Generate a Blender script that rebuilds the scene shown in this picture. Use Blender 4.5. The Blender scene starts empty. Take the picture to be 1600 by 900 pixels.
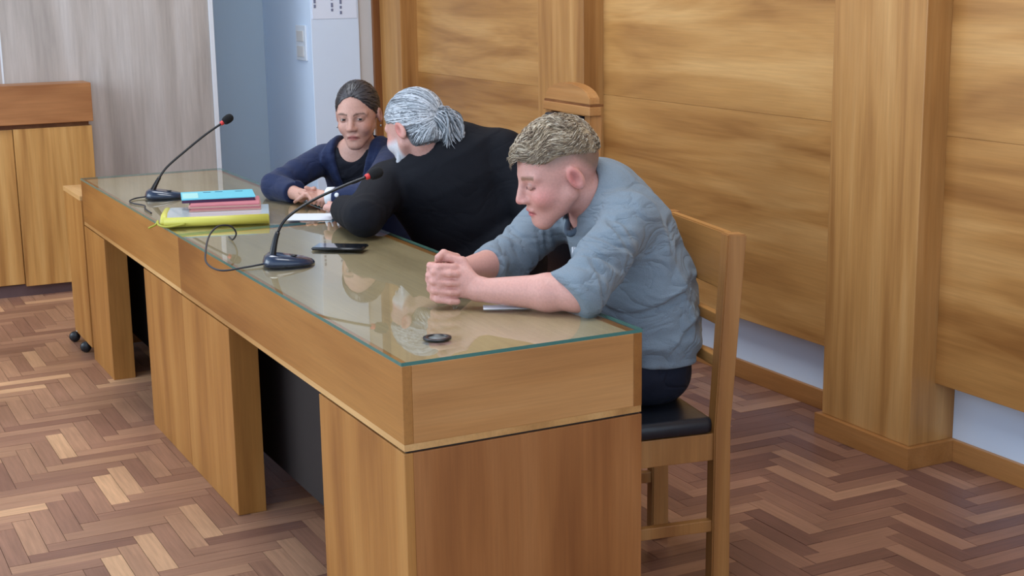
import bpy, bmesh, math, random
import numpy as np
from mathutils import Vector, Matrix
random.seed(7); np.random.seed(7)
SC = bpy.context.scene
COL = SC.collection

# ------------------------------------------------------------------ camera
cam_data = bpy.data.cameras.new('camera'); cam = bpy.data.objects.new('camera', cam_data); COL.objects.link(cam)
cam_data.sensor_width = 36.0; cam_data.lens = 50.62; cam_data.clip_start = 0.05
RT = Vector((0.8894, -0.4569, -0.0148)).normalized(); FW = Vector((0.4441, 0.8712, -0.2090)).normalized()
UP = RT.cross(FW).normalized(); RT = FW.cross(UP).normalized()
m = Matrix.Identity(4)
for i in range(3):
    m[i][0] = RT[i]; m[i][1] = UP[i]; m[i][2] = -FW[i]
m.translation = Vector((-1.1009, -2.6657, 1.5381))
cam.matrix_world = m
SC.camera = cam

# ------------------------------------------------------------------ light
SC.view_settings.view_transform = 'Standard'; SC.view_settings.look = 'None'
SC.view_settings.gamma = 1.0; SC.view_settings.use_curve_mapping = False
SC.view_settings.exposure = 0.2
world = bpy.data.worlds.new('world'); SC.world = world; world.use_nodes = True
bg = world.node_tree.nodes['Background']; bg.inputs[0].default_value = (0.74, 0.89, 1.08, 1); bg.inputs[1].default_value = 1.35

def area_light(name, loc, target, sx, sy, power, color):
    d = bpy.data.lights.new(name, 'AREA'); d.shape = 'RECTANGLE'; d.size = sx; d.size_y = sy; d.energy = power; d.color = color
    o = bpy.data.objects.new(name, d); COL.objects.link(o); o.location = loc
    o.rotation_euler = (Vector(target) - Vector(loc)).to_track_quat('-Z', 'Y').to_euler()
    return o
area_light('window_daylight', (-4.2, 2.6, 2.1), (1.2, 1.6, 0.9), 3.6, 2.0, 85, (0.82, 0.92, 1.0))
area_light('ceiling_light_near', (0.3, 0.2, 3.27), (0.3, 0.2, 0), 1.3, 1.3, 34, (0.92, 0.96, 1.0))
area_light('ceiling_light_far', (0.3, 3.2, 3.27), (0.3, 3.2, 0), 1.3, 1.3, 34, (0.92, 0.96, 1.0))

# ------------------------------------------------------------------ helpers
def lin(r, g, b):
    def f(c):
        c /= 255.0
        return c / 12.92 if c <= 0.04045 else ((c + 0.055) / 1.055) ** 2.4
    return (f(r), f(g), f(b), 1.0)

def tag(o, label=None, cat=None, group=None, kind=None):
    if label: o['label'] = label
    if cat: o['category'] = cat
    if group: o['group'] = group
    if kind: o['kind'] = kind
    return o

def thing(name, label, cat, loc=(0, 0, 0), rz=0.0, group=None):
    o = bpy.data.objects.new(name, None); COL.objects.link(o)
    o.location = loc; o.rotation_euler = (0, 0, rz); o.empty_display_size = 0.1
    return tag(o, label, cat, group)

def origin(o):
    v = Vector((0, 0, 0))
    while o is not None:
        v = v + Vector(o.location); o = o.parent
    return v

class MB:
    """collects shapes into one bmesh"""
    def __init__(s): s.bm = bmesh.new()
    def box(s, x0, x1, y0, y1, z0, z1, bev=0.0):
        t = bmesh.new()
        bmesh.ops.create_cube(t, size=1.0)
        for v in t.verts:
            v.co = Vector(((x0 + x1) / 2 + v.co.x * (x1 - x0), (y0 + y1) / 2 + v.co.y * (y1 - y0), (z0 + z1) / 2 + v.co.z * (z1 - z0)))
        if bev > 0: bmesh.ops.bevel(t, geom=list(t.edges), offset=bev, segments=2, affect='EDGES', profile=0.6)
        return s.merge(t)
    def merge(s, t):
        me = bpy.data.meshes.new('tmp'); t.to_mesh(me); t.free(); s.bm.from_mesh(me); bpy.data.meshes.remove(me)
        return s
    def prism(s, pts, axis, a, b, bev=0.0):
        """polygon pts (2-D) extruded along axis between a and b; 2-D order: x->(y,z) y->(x,z) z->(x,y)"""
        t = bmesh.new()
        def mk(p, v):
            return {'x': (v, p[0], p[1]), 'y': (p[0], v, p[1]), 'z': (p[0], p[1], v)}[axis]
        A = [t.verts.new(mk(p, a)) for p in pts]; B = [t.verts.new(mk(p, b)) for p in pts]
        n = len(pts)
        t.faces.new(A); t.faces.new(B[::-1])
        for i in range(n): t.faces.new((A[i], B[i], B[(i + 1) % n], A[(i + 1) % n]))
        bmesh.ops.recalc_face_normals(t, faces=list(t.faces))
        if bev > 0: bmesh.ops.bevel(t, geom=list(t.edges), offset=bev, segments=2, affect='EDGES')
        return s.merge(t)
    def hexa(s, bot, top, bev=0.0):
        t = bmesh.new()
        A = [t.verts.new(p) for p in bot]; B = [t.verts.new(p) for p in top]
        t.faces.new(A[::-1]); t.faces.new(B)
        for i in range(4): t.faces.new((A[i], A[(i + 1) % 4], B[(i + 1) % 4], B[i]))
        bmesh.ops.recalc_face_normals(t, faces=list(t.faces))
        if bev > 0: bmesh.ops.bevel(t, geom=list(t.edges), offset=bev, segments=2, affect='EDGES')
        return s.merge(t)
    def tube(s, pts, rad, n=10, caps=True):
        pts = [Vector(p) for p in pts]
        rads = rad if isinstance(rad, (list, tuple)) else [rad] * len(pts)
        t = bmesh.new(); rings = []; ref = None
        for i, p in enumerate(pts):
            d = (pts[min(i + 1, len(pts) - 1)] - pts[max(i - 1, 0)]).normalized()
            if ref is None: ref = Vector((0, 0, 1)) if abs(d.z) < 0.9 else Vector((1, 0, 0))
            u = (ref - d * ref.dot(d)).normalized(); w = d.cross(u); ref = u
            rings.append([t.verts.new(p + (u * math.cos(a) + w * math.sin(a)) * rads[i]) for a in [2 * math.pi * k / n for k in range(n)]])
        for i in range(len(rings) - 1):
            for k in range(n): t.faces.new((rings[i][k], rings[i][(k + 1) % n], rings[i + 1][(k + 1) % n], rings[i + 1][k]))
        if caps: t.faces.new(rings[0][::-1]); t.faces.new(rings[-1])
        return s.merge(t)
    def lathe(s, prof, c, n=20, axis=(0, 0, 1), sx=1.0, sy=1.0):
        ax = Vector(axis).normalized(); q = Vector((0, 0, 1)).rotation_difference(ax)
        t = bmesh.new(); rings = []
        for r, z in prof:
            rings.append([t.verts.new(Vector(c) + q @ Vector((r * sx * math.cos(2 * math.pi * k / n), r * sy * math.sin(2 * math.pi * k / n), z))) for k in range(n)])
        for i in range(len(rings) - 1):
            for k in range(n): t.faces.new((rings[i][k], rings[i][(k + 1) % n], rings[i + 1][(k + 1) % n], rings[i + 1][k]))
        t.faces.new(rings[0][::-1]); t.faces.new(rings[-1])
        return s.merge(t)
    def build(s, name, mat, parent=None, smooth=False, local=False):
        me = bpy.data.meshes.new(name)
        off = Vector((0, 0, 0)) if (local or parent is None) else origin(parent)
        for v in s.bm.verts: v.co -= off
        s.bm.to_mesh(me); s.bm.free()
        if mat: me.materials.append(mat)
        if smooth:
            for p in me.polygons: p.use_smooth = True
        o = bpy.data.objects.new(name, me); COL.objects.link(o)
        if parent is not None: o.parent = parent
        return o

def box(name, dims, mat, parent=None, bev=0.0, local=False):
    return MB().box(*dims, bev).build(name, mat, parent, local=local)

def catmull(pts, n=8):
    pts = [Vector(p) for p in pts]; out = []
    P = [pts[0] * 2 - pts[1]] + pts + [pts[-1] * 2 - pts[-2]]
    for i in range(1, len(P) - 2):
        for k in range(n):
            t = k / n
            a, b, c, d = P[i - 1], P[i], P[i + 1], P[i + 2]
            out.append(0.5 * ((2 * b) + (c - a) * t + (2 * a - 5 * b + 4 * c - d) * t * t + (-a + 3 * b - 3 * c + d) * t ** 3))
    out.append(pts[-1])
    return out

def copy_tree(o, parent=None):
    c = o.copy(); COL.objects.link(c); c.parent = parent
    for ch in list(o.children): copy_tree(ch, c)
    return c

# ------------------------------------------------------------------ materials
def new_mat(name):
    mt = bpy.data.materials.new(name); mt.use_nodes = True
    nt = mt.node_tree; b = nt.nodes['Principled BSDF']
    return mt, nt, b

def plain(name, col, rough=0.5, noise=0.0, nscale=20.0, bump=0.0, spec=0.5, metal=0.0, coat=0.0):
    mt, nt, b = new_mat(name)
    b.inputs['Roughness'].default_value = rough; b.inputs['Metallic'].default_value = metal
    b.inputs['Specular IOR Level'].default_value = spec; b.inputs['Coat Weight'].default_value = coat
    tc = nt.nodes.new('ShaderNodeTexCoord'); nz = nt.nodes.new('ShaderNodeTexNoise')
    nz.inputs['Scale'].default_value = nscale; nz.inputs['Detail'].default_value = 4
    nt.links.new(tc.outputs['Object'], nz.inputs['Vector'])
    mx = nt.nodes.new('ShaderNodeMix'); mx.data_type = 'RGBA'
    k = noise
    mx.inputs[6].default_value = tuple(c * (1 - k) for c in col[:3]) + (1,)
    mx.inputs[7].default_value = tuple(min(1, c * (1 + k)) for c in col[:3]) + (1,)
    nt.links.new(nz.outputs['Fac'], mx.inputs[0]); nt.links.new(mx.outputs[2], b.inputs['Base Color'])
    if bump > 0:
        bp = nt.nodes.new('ShaderNodeBump'); bp.inputs['Strength'].default_value = bump; bp.inputs['Distance'].default_value = 0.004
        nt.links.new(nz.outputs['Fac'], bp.inputs['Height']); nt.links.new(bp.outputs['Normal'], b.inputs['Normal'])
    return mt

def wood(name, dark, mid, light, axis='z', rough=0.42, swirl=0.0, fine=1.0, stripe=1.0, coat=0.0, offset=(0, 0, 0), spec=0.4):
    """veneer: broad figure + fine grain stretched along axis"""
    mt, nt, b = new_mat(name)
    L = nt.links.new
    tc = nt.nodes.new('ShaderNodeTexCoord')
    def mapped(along, across, off=(0, 0, 0)):
        mp = nt.nodes.new('ShaderNodeMapping')
        sc = [across] * 3; sc['xyz'.index(axis)] = along
        mp.inputs['Scale'].default_value = sc; mp.inputs['Location'].default_value = (off[0] + offset[0], off[1] + offset[1], off[2] + offset[2])
        L(tc.outputs['Object'], mp.inputs['Vector']); return mp
    n1 = nt.nodes.new('ShaderNodeTexNoise'); n1.inputs['Scale'].default_value = 1.0; n1.inputs['Detail'].default_value = 3
    n1.inputs['Roughness'].default_value = 0.55; n1.inputs['Distortion'].default_value = 0.3 + swirl * 1.5
    L(mapped(0.7 + swirl * 1.0, 9.0 * stripe - swirl * 2.0).outputs[0], n1.inputs['Vector'])
    n2 = nt.nodes.new('ShaderNodeTexNoise'); n2.inputs['Scale'].default_value = 1.0; n2.inputs['Detail'].default_value = 6; n2.inputs['Roughness'].default_value = 0.7
    L(mapped(4.0, 130.0 * fine, (3, 1, 2)).outputs[0], n2.inputs['Vector'])
    r1 = nt.nodes.new('ShaderNodeValToRGB'); e = r1.color_ramp.elements
    e[0].position = 0.30; e[0].color = dark; e[1].position = 0.72; e[1].color = light
    k = r1.color_ramp.elements.new(0.5); k.color = mid
    L(n1.outputs['Fac'], r1.inputs['Fac'])
    r2 = nt.nodes.new('ShaderNodeMapRange'); r2.inputs[1].default_value = 0.25; r2.inputs[2].default_value = 0.75; r2.inputs[3].default_value = 0.84; r2.inputs[4].default_value = 1.10
    L(n2.outputs['Fac'], r2.inputs[0])
    mul = nt.nodes.new('ShaderNodeVectorMath'); mul.operation = 'MULTIPLY'
    L(r1.outputs['Color'], mul.inputs[0]); L(r2.outputs[0], mul.inputs[1])
    L(mul.outputs[0], b.inputs['Base Color'])
    b.inputs['Roughness'].default_value = rough; b.inputs['Coat Weight'].default_value = coat; b.inputs['Specular IOR Level'].default_value = spec
    bp = nt.nodes.new('ShaderNodeBump'); bp.inputs['Strength'].default_value = 0.08; bp.inputs['Distance'].default_value = 0.002
    L(n2.outputs['Fac'], bp.inputs['Height']); L(bp.outputs['Normal'], b.inputs['Normal'])
    return mt

OAK = (lin(150, 104, 56), lin(184, 138, 82), lin(206, 164, 108))
def oak(name, axis, k=(1, 1, 1), **kw):
    return wood(name, *[tuple(c[i] * k[i] for i in range(3)) + (1,) for c in OAK], axis=axis, **kw)
M = {}
M['panel'] = oak('oak_panel_horizontal', 'y', (1.10, 1.06, 1.00), swirl=0.22, stripe=0.8, rough=0.38)
M['panel_low'] = oak('oak_panel_lower_board', 'y', (1.00, 0.92, 0.82), swirl=0.15, stripe=0.9, rough=0.38, offset=(3, 5, 7))
M['pilaster'] = oak('oak_pilaster_vertical', 'z', (1.0, 0.93, 0.86), rough=0.40)
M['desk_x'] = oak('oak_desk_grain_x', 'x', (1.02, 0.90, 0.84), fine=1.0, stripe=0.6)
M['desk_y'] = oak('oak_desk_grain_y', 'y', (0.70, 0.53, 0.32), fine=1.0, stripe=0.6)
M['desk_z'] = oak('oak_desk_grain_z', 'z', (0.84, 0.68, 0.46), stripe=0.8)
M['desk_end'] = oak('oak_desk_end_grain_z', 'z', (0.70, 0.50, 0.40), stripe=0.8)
M['desk_top'] = wood('olive_grey_desk_top', lin(142, 122, 92), lin(168, 146, 112), lin(184, 162, 128), axis='y', stripe=0.5, rough=0.5)
M['edge'] = oak('oak_edge_strip', 'y', (1.15, 1.15, 1.15), stripe=0.6)
M['chair'] = oak('oak_chair', 'z', (0.76, 0.62, 0.50))
M['chair_y'] = oak('oak_chair_cross', 'y', (0.96, 0.84, 0.68))
M['chair2'] = oak('oak_high_chair', 'z', (0.92, 0.78, 0.72))
M['chair2_y'] = oak('oak_high_chair_cross', 'y', (1.0, 0.86, 0.80))
M['bench_top'] = oak('oak_bench_top', 'x', (0.88, 0.72, 0.76), stripe=0.6, swirl=0.4)
M['bench_z'] = oak('oak_bench_vertical', 'z', (1.15, 1.13, 1.0), stripe=1.6)
M['base'] = oak('oak_baseboard', 'y', (0.82, 0.66, 0.56), stripe=0.6)
M['jamb'] = oak('oak_dark_jamb', 'z', (0.42, 0.28, 0.22))
M['grey_wood'] = wood('pale_grey_laminate', lin(164, 156, 150), lin(184, 176, 170), lin(198, 192, 188), axis='z', stripe=0.9, rough=0.5, fine=0.5)
M['white_trim'] = plain('white_trim', lin(222, 228, 236), 0.4)
M['grey_paint'] = plain('blue_grey_wall_paint', lin(188, 204, 216), 0.7, 0.03, 3)
M['white_paint'] = plain('cool_white_wall_paint', lin(218, 234, 255), 0.7, 0.03, 3)
M['beige'] = plain('beige_plaster', lin(206, 204, 202), 0.7, 0.04, 6)
M['black_leather'] = plain('black_leather', lin(26, 30, 38), 0.32, 0.2, 60, 0.15)
M['black_plastic'] = plain('black_plastic', lin(20, 22, 26), 0.3, 0.1)
M['dark_plinth'] = plain('dark_plinth', lin(92, 70, 70), 0.6, 0.1)
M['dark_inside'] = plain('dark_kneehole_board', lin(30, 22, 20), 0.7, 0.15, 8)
M['silver'] = plain('brushed_silver', lin(170, 172, 176), 0.35, 0.05, metal=0.9)

def floor_mat(name, kind):
    mt, nt, b = new_mat(name); L = nt.links.new
    at = nt.nodes.new('ShaderNodeAttribute'); at.attribute_name = 'tint'; at.attribute_type = kind
    ax = nt.nodes.new('ShaderNodeAttribute'); ax.attribute_name = 'along'; ax.attribute_type = kind
    geo = nt.nodes.new('ShaderNodeNewGeometry')
    r = nt.nodes.new('ShaderNodeValToRGB'); cr = r.color_ramp
    cr.elements[0].position = 0.0; cr.elements[0].color = lin(118, 82, 70)
    cr.elements[1].position = 1.0; cr.elements[1].color = lin(214, 168, 128)
    for ps, c in ((0.25, lin(140, 100, 82)), (0.55, lin(160, 118, 95)), (0.85, lin(182, 138, 108))):
        k = cr.elements.new(ps); k.color = c
    L(at.outputs['Fac'], r.inputs['Fac'])
    sep = nt.nodes.new('ShaderNodeSeparateXYZ'); L(geo.outputs['Position'], sep.inputs[0])
    def grain(sx, sy):
        c = nt.nodes.new('ShaderNodeCombineXYZ')
        for i, (src, s) in enumerate((('X', sx), ('Y', sy))):
            mm = nt.nodes.new('ShaderNodeMath'); mm.operation = 'MULTIPLY'; mm.inputs[1].default_value = s
            L(sep.outputs[src], mm.inputs[0]); L(mm.outputs[0], c.inputs[i])
        mm = nt.nodes.new('ShaderNodeMath'); mm.operation = 'MULTIPLY'; mm.inputs[1].default_value = 40; L(at.outputs['Fac'], mm.inputs[0]); L(mm.outputs[0], c.inputs[2])
        n = nt.nodes.new('ShaderNodeTexNoise'); n.inputs['Scale'].default_value = 1.0; n.inputs['Detail'].default_value = 5; n.inputs['Roughness'].default_value = 0.65
        L(c.outputs[0], n.inputs['Vector']); return n
    gx = grain(5, 110); gy = grain(110, 5)
    mx = nt.nodes.new('ShaderNodeMix'); L(ax.outputs['Fac'], mx.inputs[0]); L(gx.outputs['Fac'], mx.inputs[2]); L(gy.outputs['Fac'], mx.inputs[3])
    mr = nt.nodes.new('ShaderNodeMapRange'); mr.inputs[1].default_value = 0.3; mr.inputs[2].default_value = 0.7; mr.inputs[3].default_value = 0.78; mr.inputs[4].default_value = 1.15
    L(mx.outputs[0], mr.inputs[0])
    # worn patches, walked-on matt areas
    wn = nt.nodes.new('ShaderNodeTexNoise'); wn.inputs['Scale'].default_value = 1.6; wn.inputs['Detail'].default_value = 3; L(geo.outputs['Position'], wn.inputs['Vector'])
    wr = nt.nodes.new('ShaderNodeMapRange'); wr.inputs[1].default_value = 0.35; wr.inputs[2].default_value = 0.65; wr.inputs[3].default_value = 0.82; wr.inputs[4].default_value = 1.1; L(wn.outputs['Fac'], wr.inputs[0])
    v1 = nt.nodes.new('ShaderNodeVectorMath'); v1.operation = 'MULTIPLY'; L(r.outputs['Color'], v1.inputs[0]); L(mr.outputs[0], v1.inputs[1])
    v2 = nt.nodes.new('ShaderNodeVectorMath'); v2.operation = 'MULTIPLY'; L(v1.outputs[0], v2.inputs[0]); L(wr.outputs[0], v2.inputs[1])
    L(v2.outputs[0], b.inputs['Base Color'])
    rr = nt.nodes.new('ShaderNodeMapRange'); rr.inputs[3].default_value = 0.26; rr.inputs[4].default_value = 0.46; L(wn.outputs['Fac'], rr.inputs[0]); L(rr.outputs[0], b.inputs['Roughness'])
    b.inputs['Specular IOR Level'].default_value = 0.4
    return mt
M['block'] = floor_mat('parquet_block', 'OBJECT'); M['block_stuff'] = floor_mat('parquet_far', 'GEOMETRY')
M['floor_base'] = plain('parquet_joint', lin(84, 58, 48), 0.8, 0.1)

def glass_mat():
    mt = bpy.data.materials.new('table_glass'); mt.use_nodes = True; nt = mt.node_tree; nt.nodes.clear(); L = nt.links.new
    out = nt.nodes.new('ShaderNodeOutputMaterial'); tr = nt.nodes.new('ShaderNodeBsdfTransparent'); tr.inputs[0].default_value = (0.95, 0.965, 0.94, 1)
    gl = nt.nodes.new('ShaderNodeBsdfGlossy'); gl.inputs['Roughness'].default_value = 0.02; gl.inputs[0].default_value = (0.95, 0.97, 0.97, 1)
    fr = nt.nodes.new('ShaderNodeFresnel'); fr.inputs[0].default_value = 1.52
    ge = nt.nodes.new('ShaderNodeNewGeometry'); inv = nt.nodes.new('ShaderNodeMath'); inv.operation = 'SUBTRACT'; inv.inputs[0].default_value = 1.0; L(ge.outputs['Backfacing'], inv.inputs[1])
    mu = nt.nodes.new('ShaderNodeMath'); mu.operation = 'MULTIPLY'; L(fr.outputs[0], mu.inputs[0]); L(inv.outputs[0], mu.inputs[1])   # one reflecting face per sheet
    mx = nt.nodes.new('ShaderNodeMixShader'); L(mu.outputs[0], mx.inputs[0]); L(tr.outputs[0], mx.inputs[1]); L(gl.outputs[0], mx.inputs[2]); L(mx.outputs[0], out.inputs[0])
    return mt
M['glass'] = glass_mat()
M['glass_edge'] = plain('green_glass_edge', lin(70, 120, 112), 0.15, 0.1, 30)

# ------------------------------------------------------------------ the setting
WX = 2.179; PX = 2.09; PF = 1.992      # white wall, oak panel face, pilaster face
floor = box('floor', (-3.6, 2.30, -3.6, 6.1, -0.06, -0.004), M['floor_base']); tag(floor, 'herringbone parquet floor of reddish brown wooden blocks', kind='structure')
# parquet blocks laid in herringbone
bw, bl = 0.058, 0.290
fm = MB().box(-bl / 2, bl / 2, -bw / 2, bw / 2, -0.014, 0, 0.0).build('parquet_block', M['block'], local=True)
bmesh_me = fm.data; bpy.data.objects.remove(fm)
me_x = bmesh_me
def shrink(me, k):
    for v in me.vertices:
        v.co.x -= math.copysign(k, v.co.x); v.co.y -= math.copysign(k, v.co.y)
shrink(me_x, 0.0007)
me_y = me_x.copy(); me_y.name = 'parquet_block_turned'
for v in me_y.vertices: v.co.x, v.co.y = -v.co.y, v.co.x
blocks = []
n = 5
ox, oy = -0.1108, 1.315
for i in range(-70, 90):
    for j in range(-14, 15):
        # herringbone lattice: translations (w, -w) and (n w, n w)
        bx = ox + i * bw + j * n * bw; by = oy + i * bw - j * n * bw
        blocks.append((bx, by, 1))                                    # long axis along y
        blocks.append((bx + bl / 2 + bw / 2, by - bl / 2 + bw / 2, 0)) # long axis along x
def pix(P):
    d = Vector(P) - m.translation
    z = d.dot(FW)
    return (800 + 2250 * d.dot(RT) / z, 450 - 2250 * d.dot(UP) / z, z)
inside = []
for bx, by, al in blocks:
    hx, hy = (bw / 2, bl / 2) if al else (bl / 2, bw / 2)
    if bx < -3.4 or bx > WX + 0.1 or by < -3.4 or by > 5.9: continue
    inside.append((bx, by, al))
# blocks that show from the camera's side of the desks, nearest first
def shows(b):
    px, py, z = pix((b[0], b[1], 0))
    if z < 0.5 or px < -30 or px > 1630 or py < 430 or py > 925: return None
    return z
vis = []
for b in inside:
    z = shows(b)
    if z is None: continue
    under_near = (-0.01 < b[0] < 0.6 and -0.3 < b[1] < 0.35)
    px, py, _ = pix((b[0], b[1], 0))
    if under_near: continue
    hidden = px > 500 and px < 1004 and py > 480       # behind the near desk end
    if hidden: continue
    vis.append((z, b))
vis.sort(key=lambda t: t[0])
single = [b for _, b in vis[:298]]; sset = set(single)
rnd = random.Random(11)
def tint():
    t = rnd.random()
    return 0.22 + 0.5 * rnd.random() if t < 0.80 else (0.80 + 0.2 * rnd.random() if t < 0.92 else 0.02 + 0.12 * rnd.random())
def wall_tint(t, x):      # blocks turn darker and redder towards the panelled wall
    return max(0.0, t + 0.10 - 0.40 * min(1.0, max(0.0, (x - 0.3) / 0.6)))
for bx, by, al in single:
    o = bpy.data.objects.new('parquet_block', me_y if al else me_x); COL.objects.link(o); o.parent = floor
    o.location = (bx, by, rnd.uniform(-0.0006, 0.0006)); o['tint'] = wall_tint(tint(), bx); o['along'] = float(al)
rest = [b for b in inside if b not in sset]
V = []; F = []; T = []; A = []
for bx, by, al in rest:
    hx, hy = ((bw / 2, bl / 2) if al else (bl / 2, bw / 2)); hx -= .0007; hy -= .0007
    k = len(V); z1 = rnd.uniform(-0.0006, 0.0006); t = wall_tint(tint(), bx)
    for z in (-0.014, z1):
        V += [(bx - hx, by - hy, z), (bx + hx, by - hy, z), (bx + hx, by + hy, z), (bx - hx, by + hy, z)]
    F += [(k + 4, k + 5, k + 6, k + 7), (k, k + 1, k + 5, k + 4), (k + 1, k + 2, k + 6, k + 5), (k + 2, k + 3, k + 7, k + 6), (k + 3, k, k + 4, k + 7)]
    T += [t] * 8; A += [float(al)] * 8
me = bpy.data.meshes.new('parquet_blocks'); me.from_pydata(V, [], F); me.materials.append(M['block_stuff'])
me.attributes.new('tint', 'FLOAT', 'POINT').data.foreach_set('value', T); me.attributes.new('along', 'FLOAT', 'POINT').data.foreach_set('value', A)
o = bpy.data.objects.new('parquet_blocks', me); COL.objects.link(o); o.parent = floor; o['kind'] = 'stuff'

# right wall: white base wall, oak panels, pilasters
wall = box('wall_right', (WX, 2.30, -3.6, 6.1, -0.05, 3.3), M['white_paint']); tag(wall, 'right wall, cool white plaster behind oak panelling', kind='structure')
pil_y = [(-1.42, -0.99), (0.65, 1.075), (2.70, 3.11), (4.69, 4.985)]
for k, (a, b_) in enumerate(pil_y):
    box('pilaster', (PF, WX, a, b_, 0.072, 3.3), M['pilaster'], wall, 0.003)
    if k < 3:
        pl = MB().box(PF - 0.018, WX, a - 0.018, b_ + 0.018, 0.0, 0.072, 0.002).build('pilaster_plinth', M['base'], wall)
for a, b_ in ((-3.4, -1.42), (-0.99, 0.65), (1.075, 2.70), (3.11, 4.69)):
    box('oak_panel', (PX, WX, a, b_, 1.0525, 3.3), M['panel'], wall, 0.0015)
    box('oak_panel', (PX, WX, a, b_, 0.268, 1.052), M['panel_low'], wall, 0.0015)
for k, (a, b_) in enumerate(((-3.4, -1.44), (-0.97, 0.632), (1.093, 2.682), (3.128, 4.69))):
    o = box('baseboard_right' if k == 0 else 'baseboard_right', (WX - 0.016, WX, a, b_, 0.0, 0.072), M['base'], None, 0.002)
    tag(o, 'low oak baseboard along the foot of the right wall', kind='structure')

# far end of the room
wb = box('wall_back', (-3.6, 1.022, 5.02, 5.12, -0.05, 3.3), M['grey_wood']); tag(wb, 'far wall of pale grey wood-look laminate panels', kind='structure')
for a, b_ in ((-1.2, -0.052), (-0.042, 1.022)):
    box('laminate_panel', (a, b_, 5.004, 5.02, 0.0, 3.3), M['grey_wood'], wb, 0.0015)
t1 = box('trim_1', (1.022, 1.046, 4.996, 5.12, 0.0, 3.3), M['white_trim'], None, 0.002); tag(t1, 'white edge strip ending the pale laminate panels', kind='structure')
t2 = box('trim_2', (-0.052, -0.042, 5.006, 5.02, 0.0, 3.3), M['white_trim']); tag(t2, 'thin white joint strip between laminate panels', kind='structure')
ws = box('wall_recess_side', (0.98, 1.022, 5.12, 5.86, -0.05, 3.3), M['grey_paint']); tag(ws, 'blue grey side wall of the recess', kind='structure')
ce_ = box('ceiling', (-3.6, 2.30, -3.6, 6.1, 3.30, 3.36), M['white_paint']); tag(ce_, 'white ceiling above the courtroom', kind='structure')
wr = box('wall_recess', (0.9, 2.3, 5.86, 5.96, -0.05, 3.3), M['grey_paint']); tag(wr, 'blue grey wall at the back of the recess', kind='structure')
wc = MB().box(1.590, 1.872, 5.0, 5.86, -0.05, 3.3, 0.004).build('wall_column', M['white_paint']); tag(wc, 'cool white painted wall end beside the recess', kind='structure')
wd = box('wall_far_right', (1.872, 2.0, 5.012, 5.86, -0.05, 3.3), M['beige']); tag(wd, 'narrow beige strip of wall beside the oak jamb', kind='structure')
t3 = MB().box(1.952, 2.179, 4.985, 5.012, 0.0, 3.3, 0.002).build('trim_3', M['jamb']); tag(t3, 'dark oak jamb at the end of the panelled wall', kind='structure')
# socket and switch plate on the recess side of the wall column
sp = thing('switch_plate', 'grey switch plate with two sockets on the recess wall', 'switch', (1.59, 5.15, 1.21))
MB().box(1.578, 1.59, 5.07, 5.235, 1.115, 1.31, 0.004).build('plate', M['white_trim'], sp)
for z in (1.165, 1.25):
    MB().box(1.573, 1.579, 5.10, 5.205, z - 0.03, z + 0.03, 0.003).build('rocker', M['beige'], sp)
# handwritten notice on the wall end
nt_ = thing('paper_notice', 'white paper notice with vertical lettering on the pale wall end', 'notice', (1.73, 4.999, 1.30))
MB().box(1.60, 1.86, 4.9965, 4.9995, 1.345, 1.68).build('sheet', plain('notice_paper', lin(228, 238, 255), 0.7), nt_)
inkm = plain('notice_ink', lin(120, 128, 156), 0.7)
for x, z0 in ((1.615, 1.405), (1.715, 1.385), (1.766, 1.368)):
    z = z0
    while z < 1.56:
        h_ = random.uniform(0.012, 0.03); MB().box(x - 0.006, x + 0.006, 4.9945, 4.996, z, z + h_).build('letter', inkm, nt_); z += h_ + random.uniform(0.006, 0.014)


# ------------------------------------------------------------------ desks
H, DW, AP = 0.760, 0.585, 0.188
def desk(y0, y1, label, near_full, end_dark):
    d = thing('desk', label, 'desk', (DW / 2, (y0 + y1) / 2, 0))
    g = 0.0012
    a, b_ = y0 + g, y1 - g
    # carcass top and deep aprons (grain runs along each face)
    box('tabletop', (0.022, DW - 0.022, a + 0.022, b_ - 0.022, H - 0.03, H), M['desk_top'], d)
    box('front_apron', (0.0, 0.022, a, b_, H - AP + 0.018, H), M['desk_y'], d, 0.0015)
    box('rear_apron', (DW - 0.022, DW, a, b_, H - AP + 0.018, H), M['desk_y'], d, 0.0015)
    box('side_apron', (0.022, DW - 0.022, a, a + 0.022, H - AP + 0.018, H), M['desk_x'], d, 0.0015)
    box('side_apron', (0.022, DW - 0.022, b_ - 0.022, b_, H - AP + 0.018, H), M['desk_x'], d, 0.0015)
    # pale edge strip below the apron, then a dark recessed joint
    e = MB()
    e.box(0.001, 0.022, a + 0.001, b_ - 0.001, H - AP + 0.003, H - AP + 0.018); e.box(DW - 0.022, DW - 0.001, a + 0.001, b_ - 0.001, H - AP + 0.003, H - AP + 0.018)
    e.box(0.022, DW - 0.022, a + 0.001, a + 0.022, H - AP + 0.003, H - AP + 0.018); e.box(0.022, DW - 0.022, b_ - 0.022, b_ - 0.001, H - AP + 0.003, H - AP + 0.018)
    e.build('edge_strip', M['edge'], d)
    return d, a, b_

dn, a, b_ = desk(0.0, 1.818, 'near oak desk with a black cable grommet under the clasped bare hands', True, True)
SP = H - AP - 0.002
PD = 0.085
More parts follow.
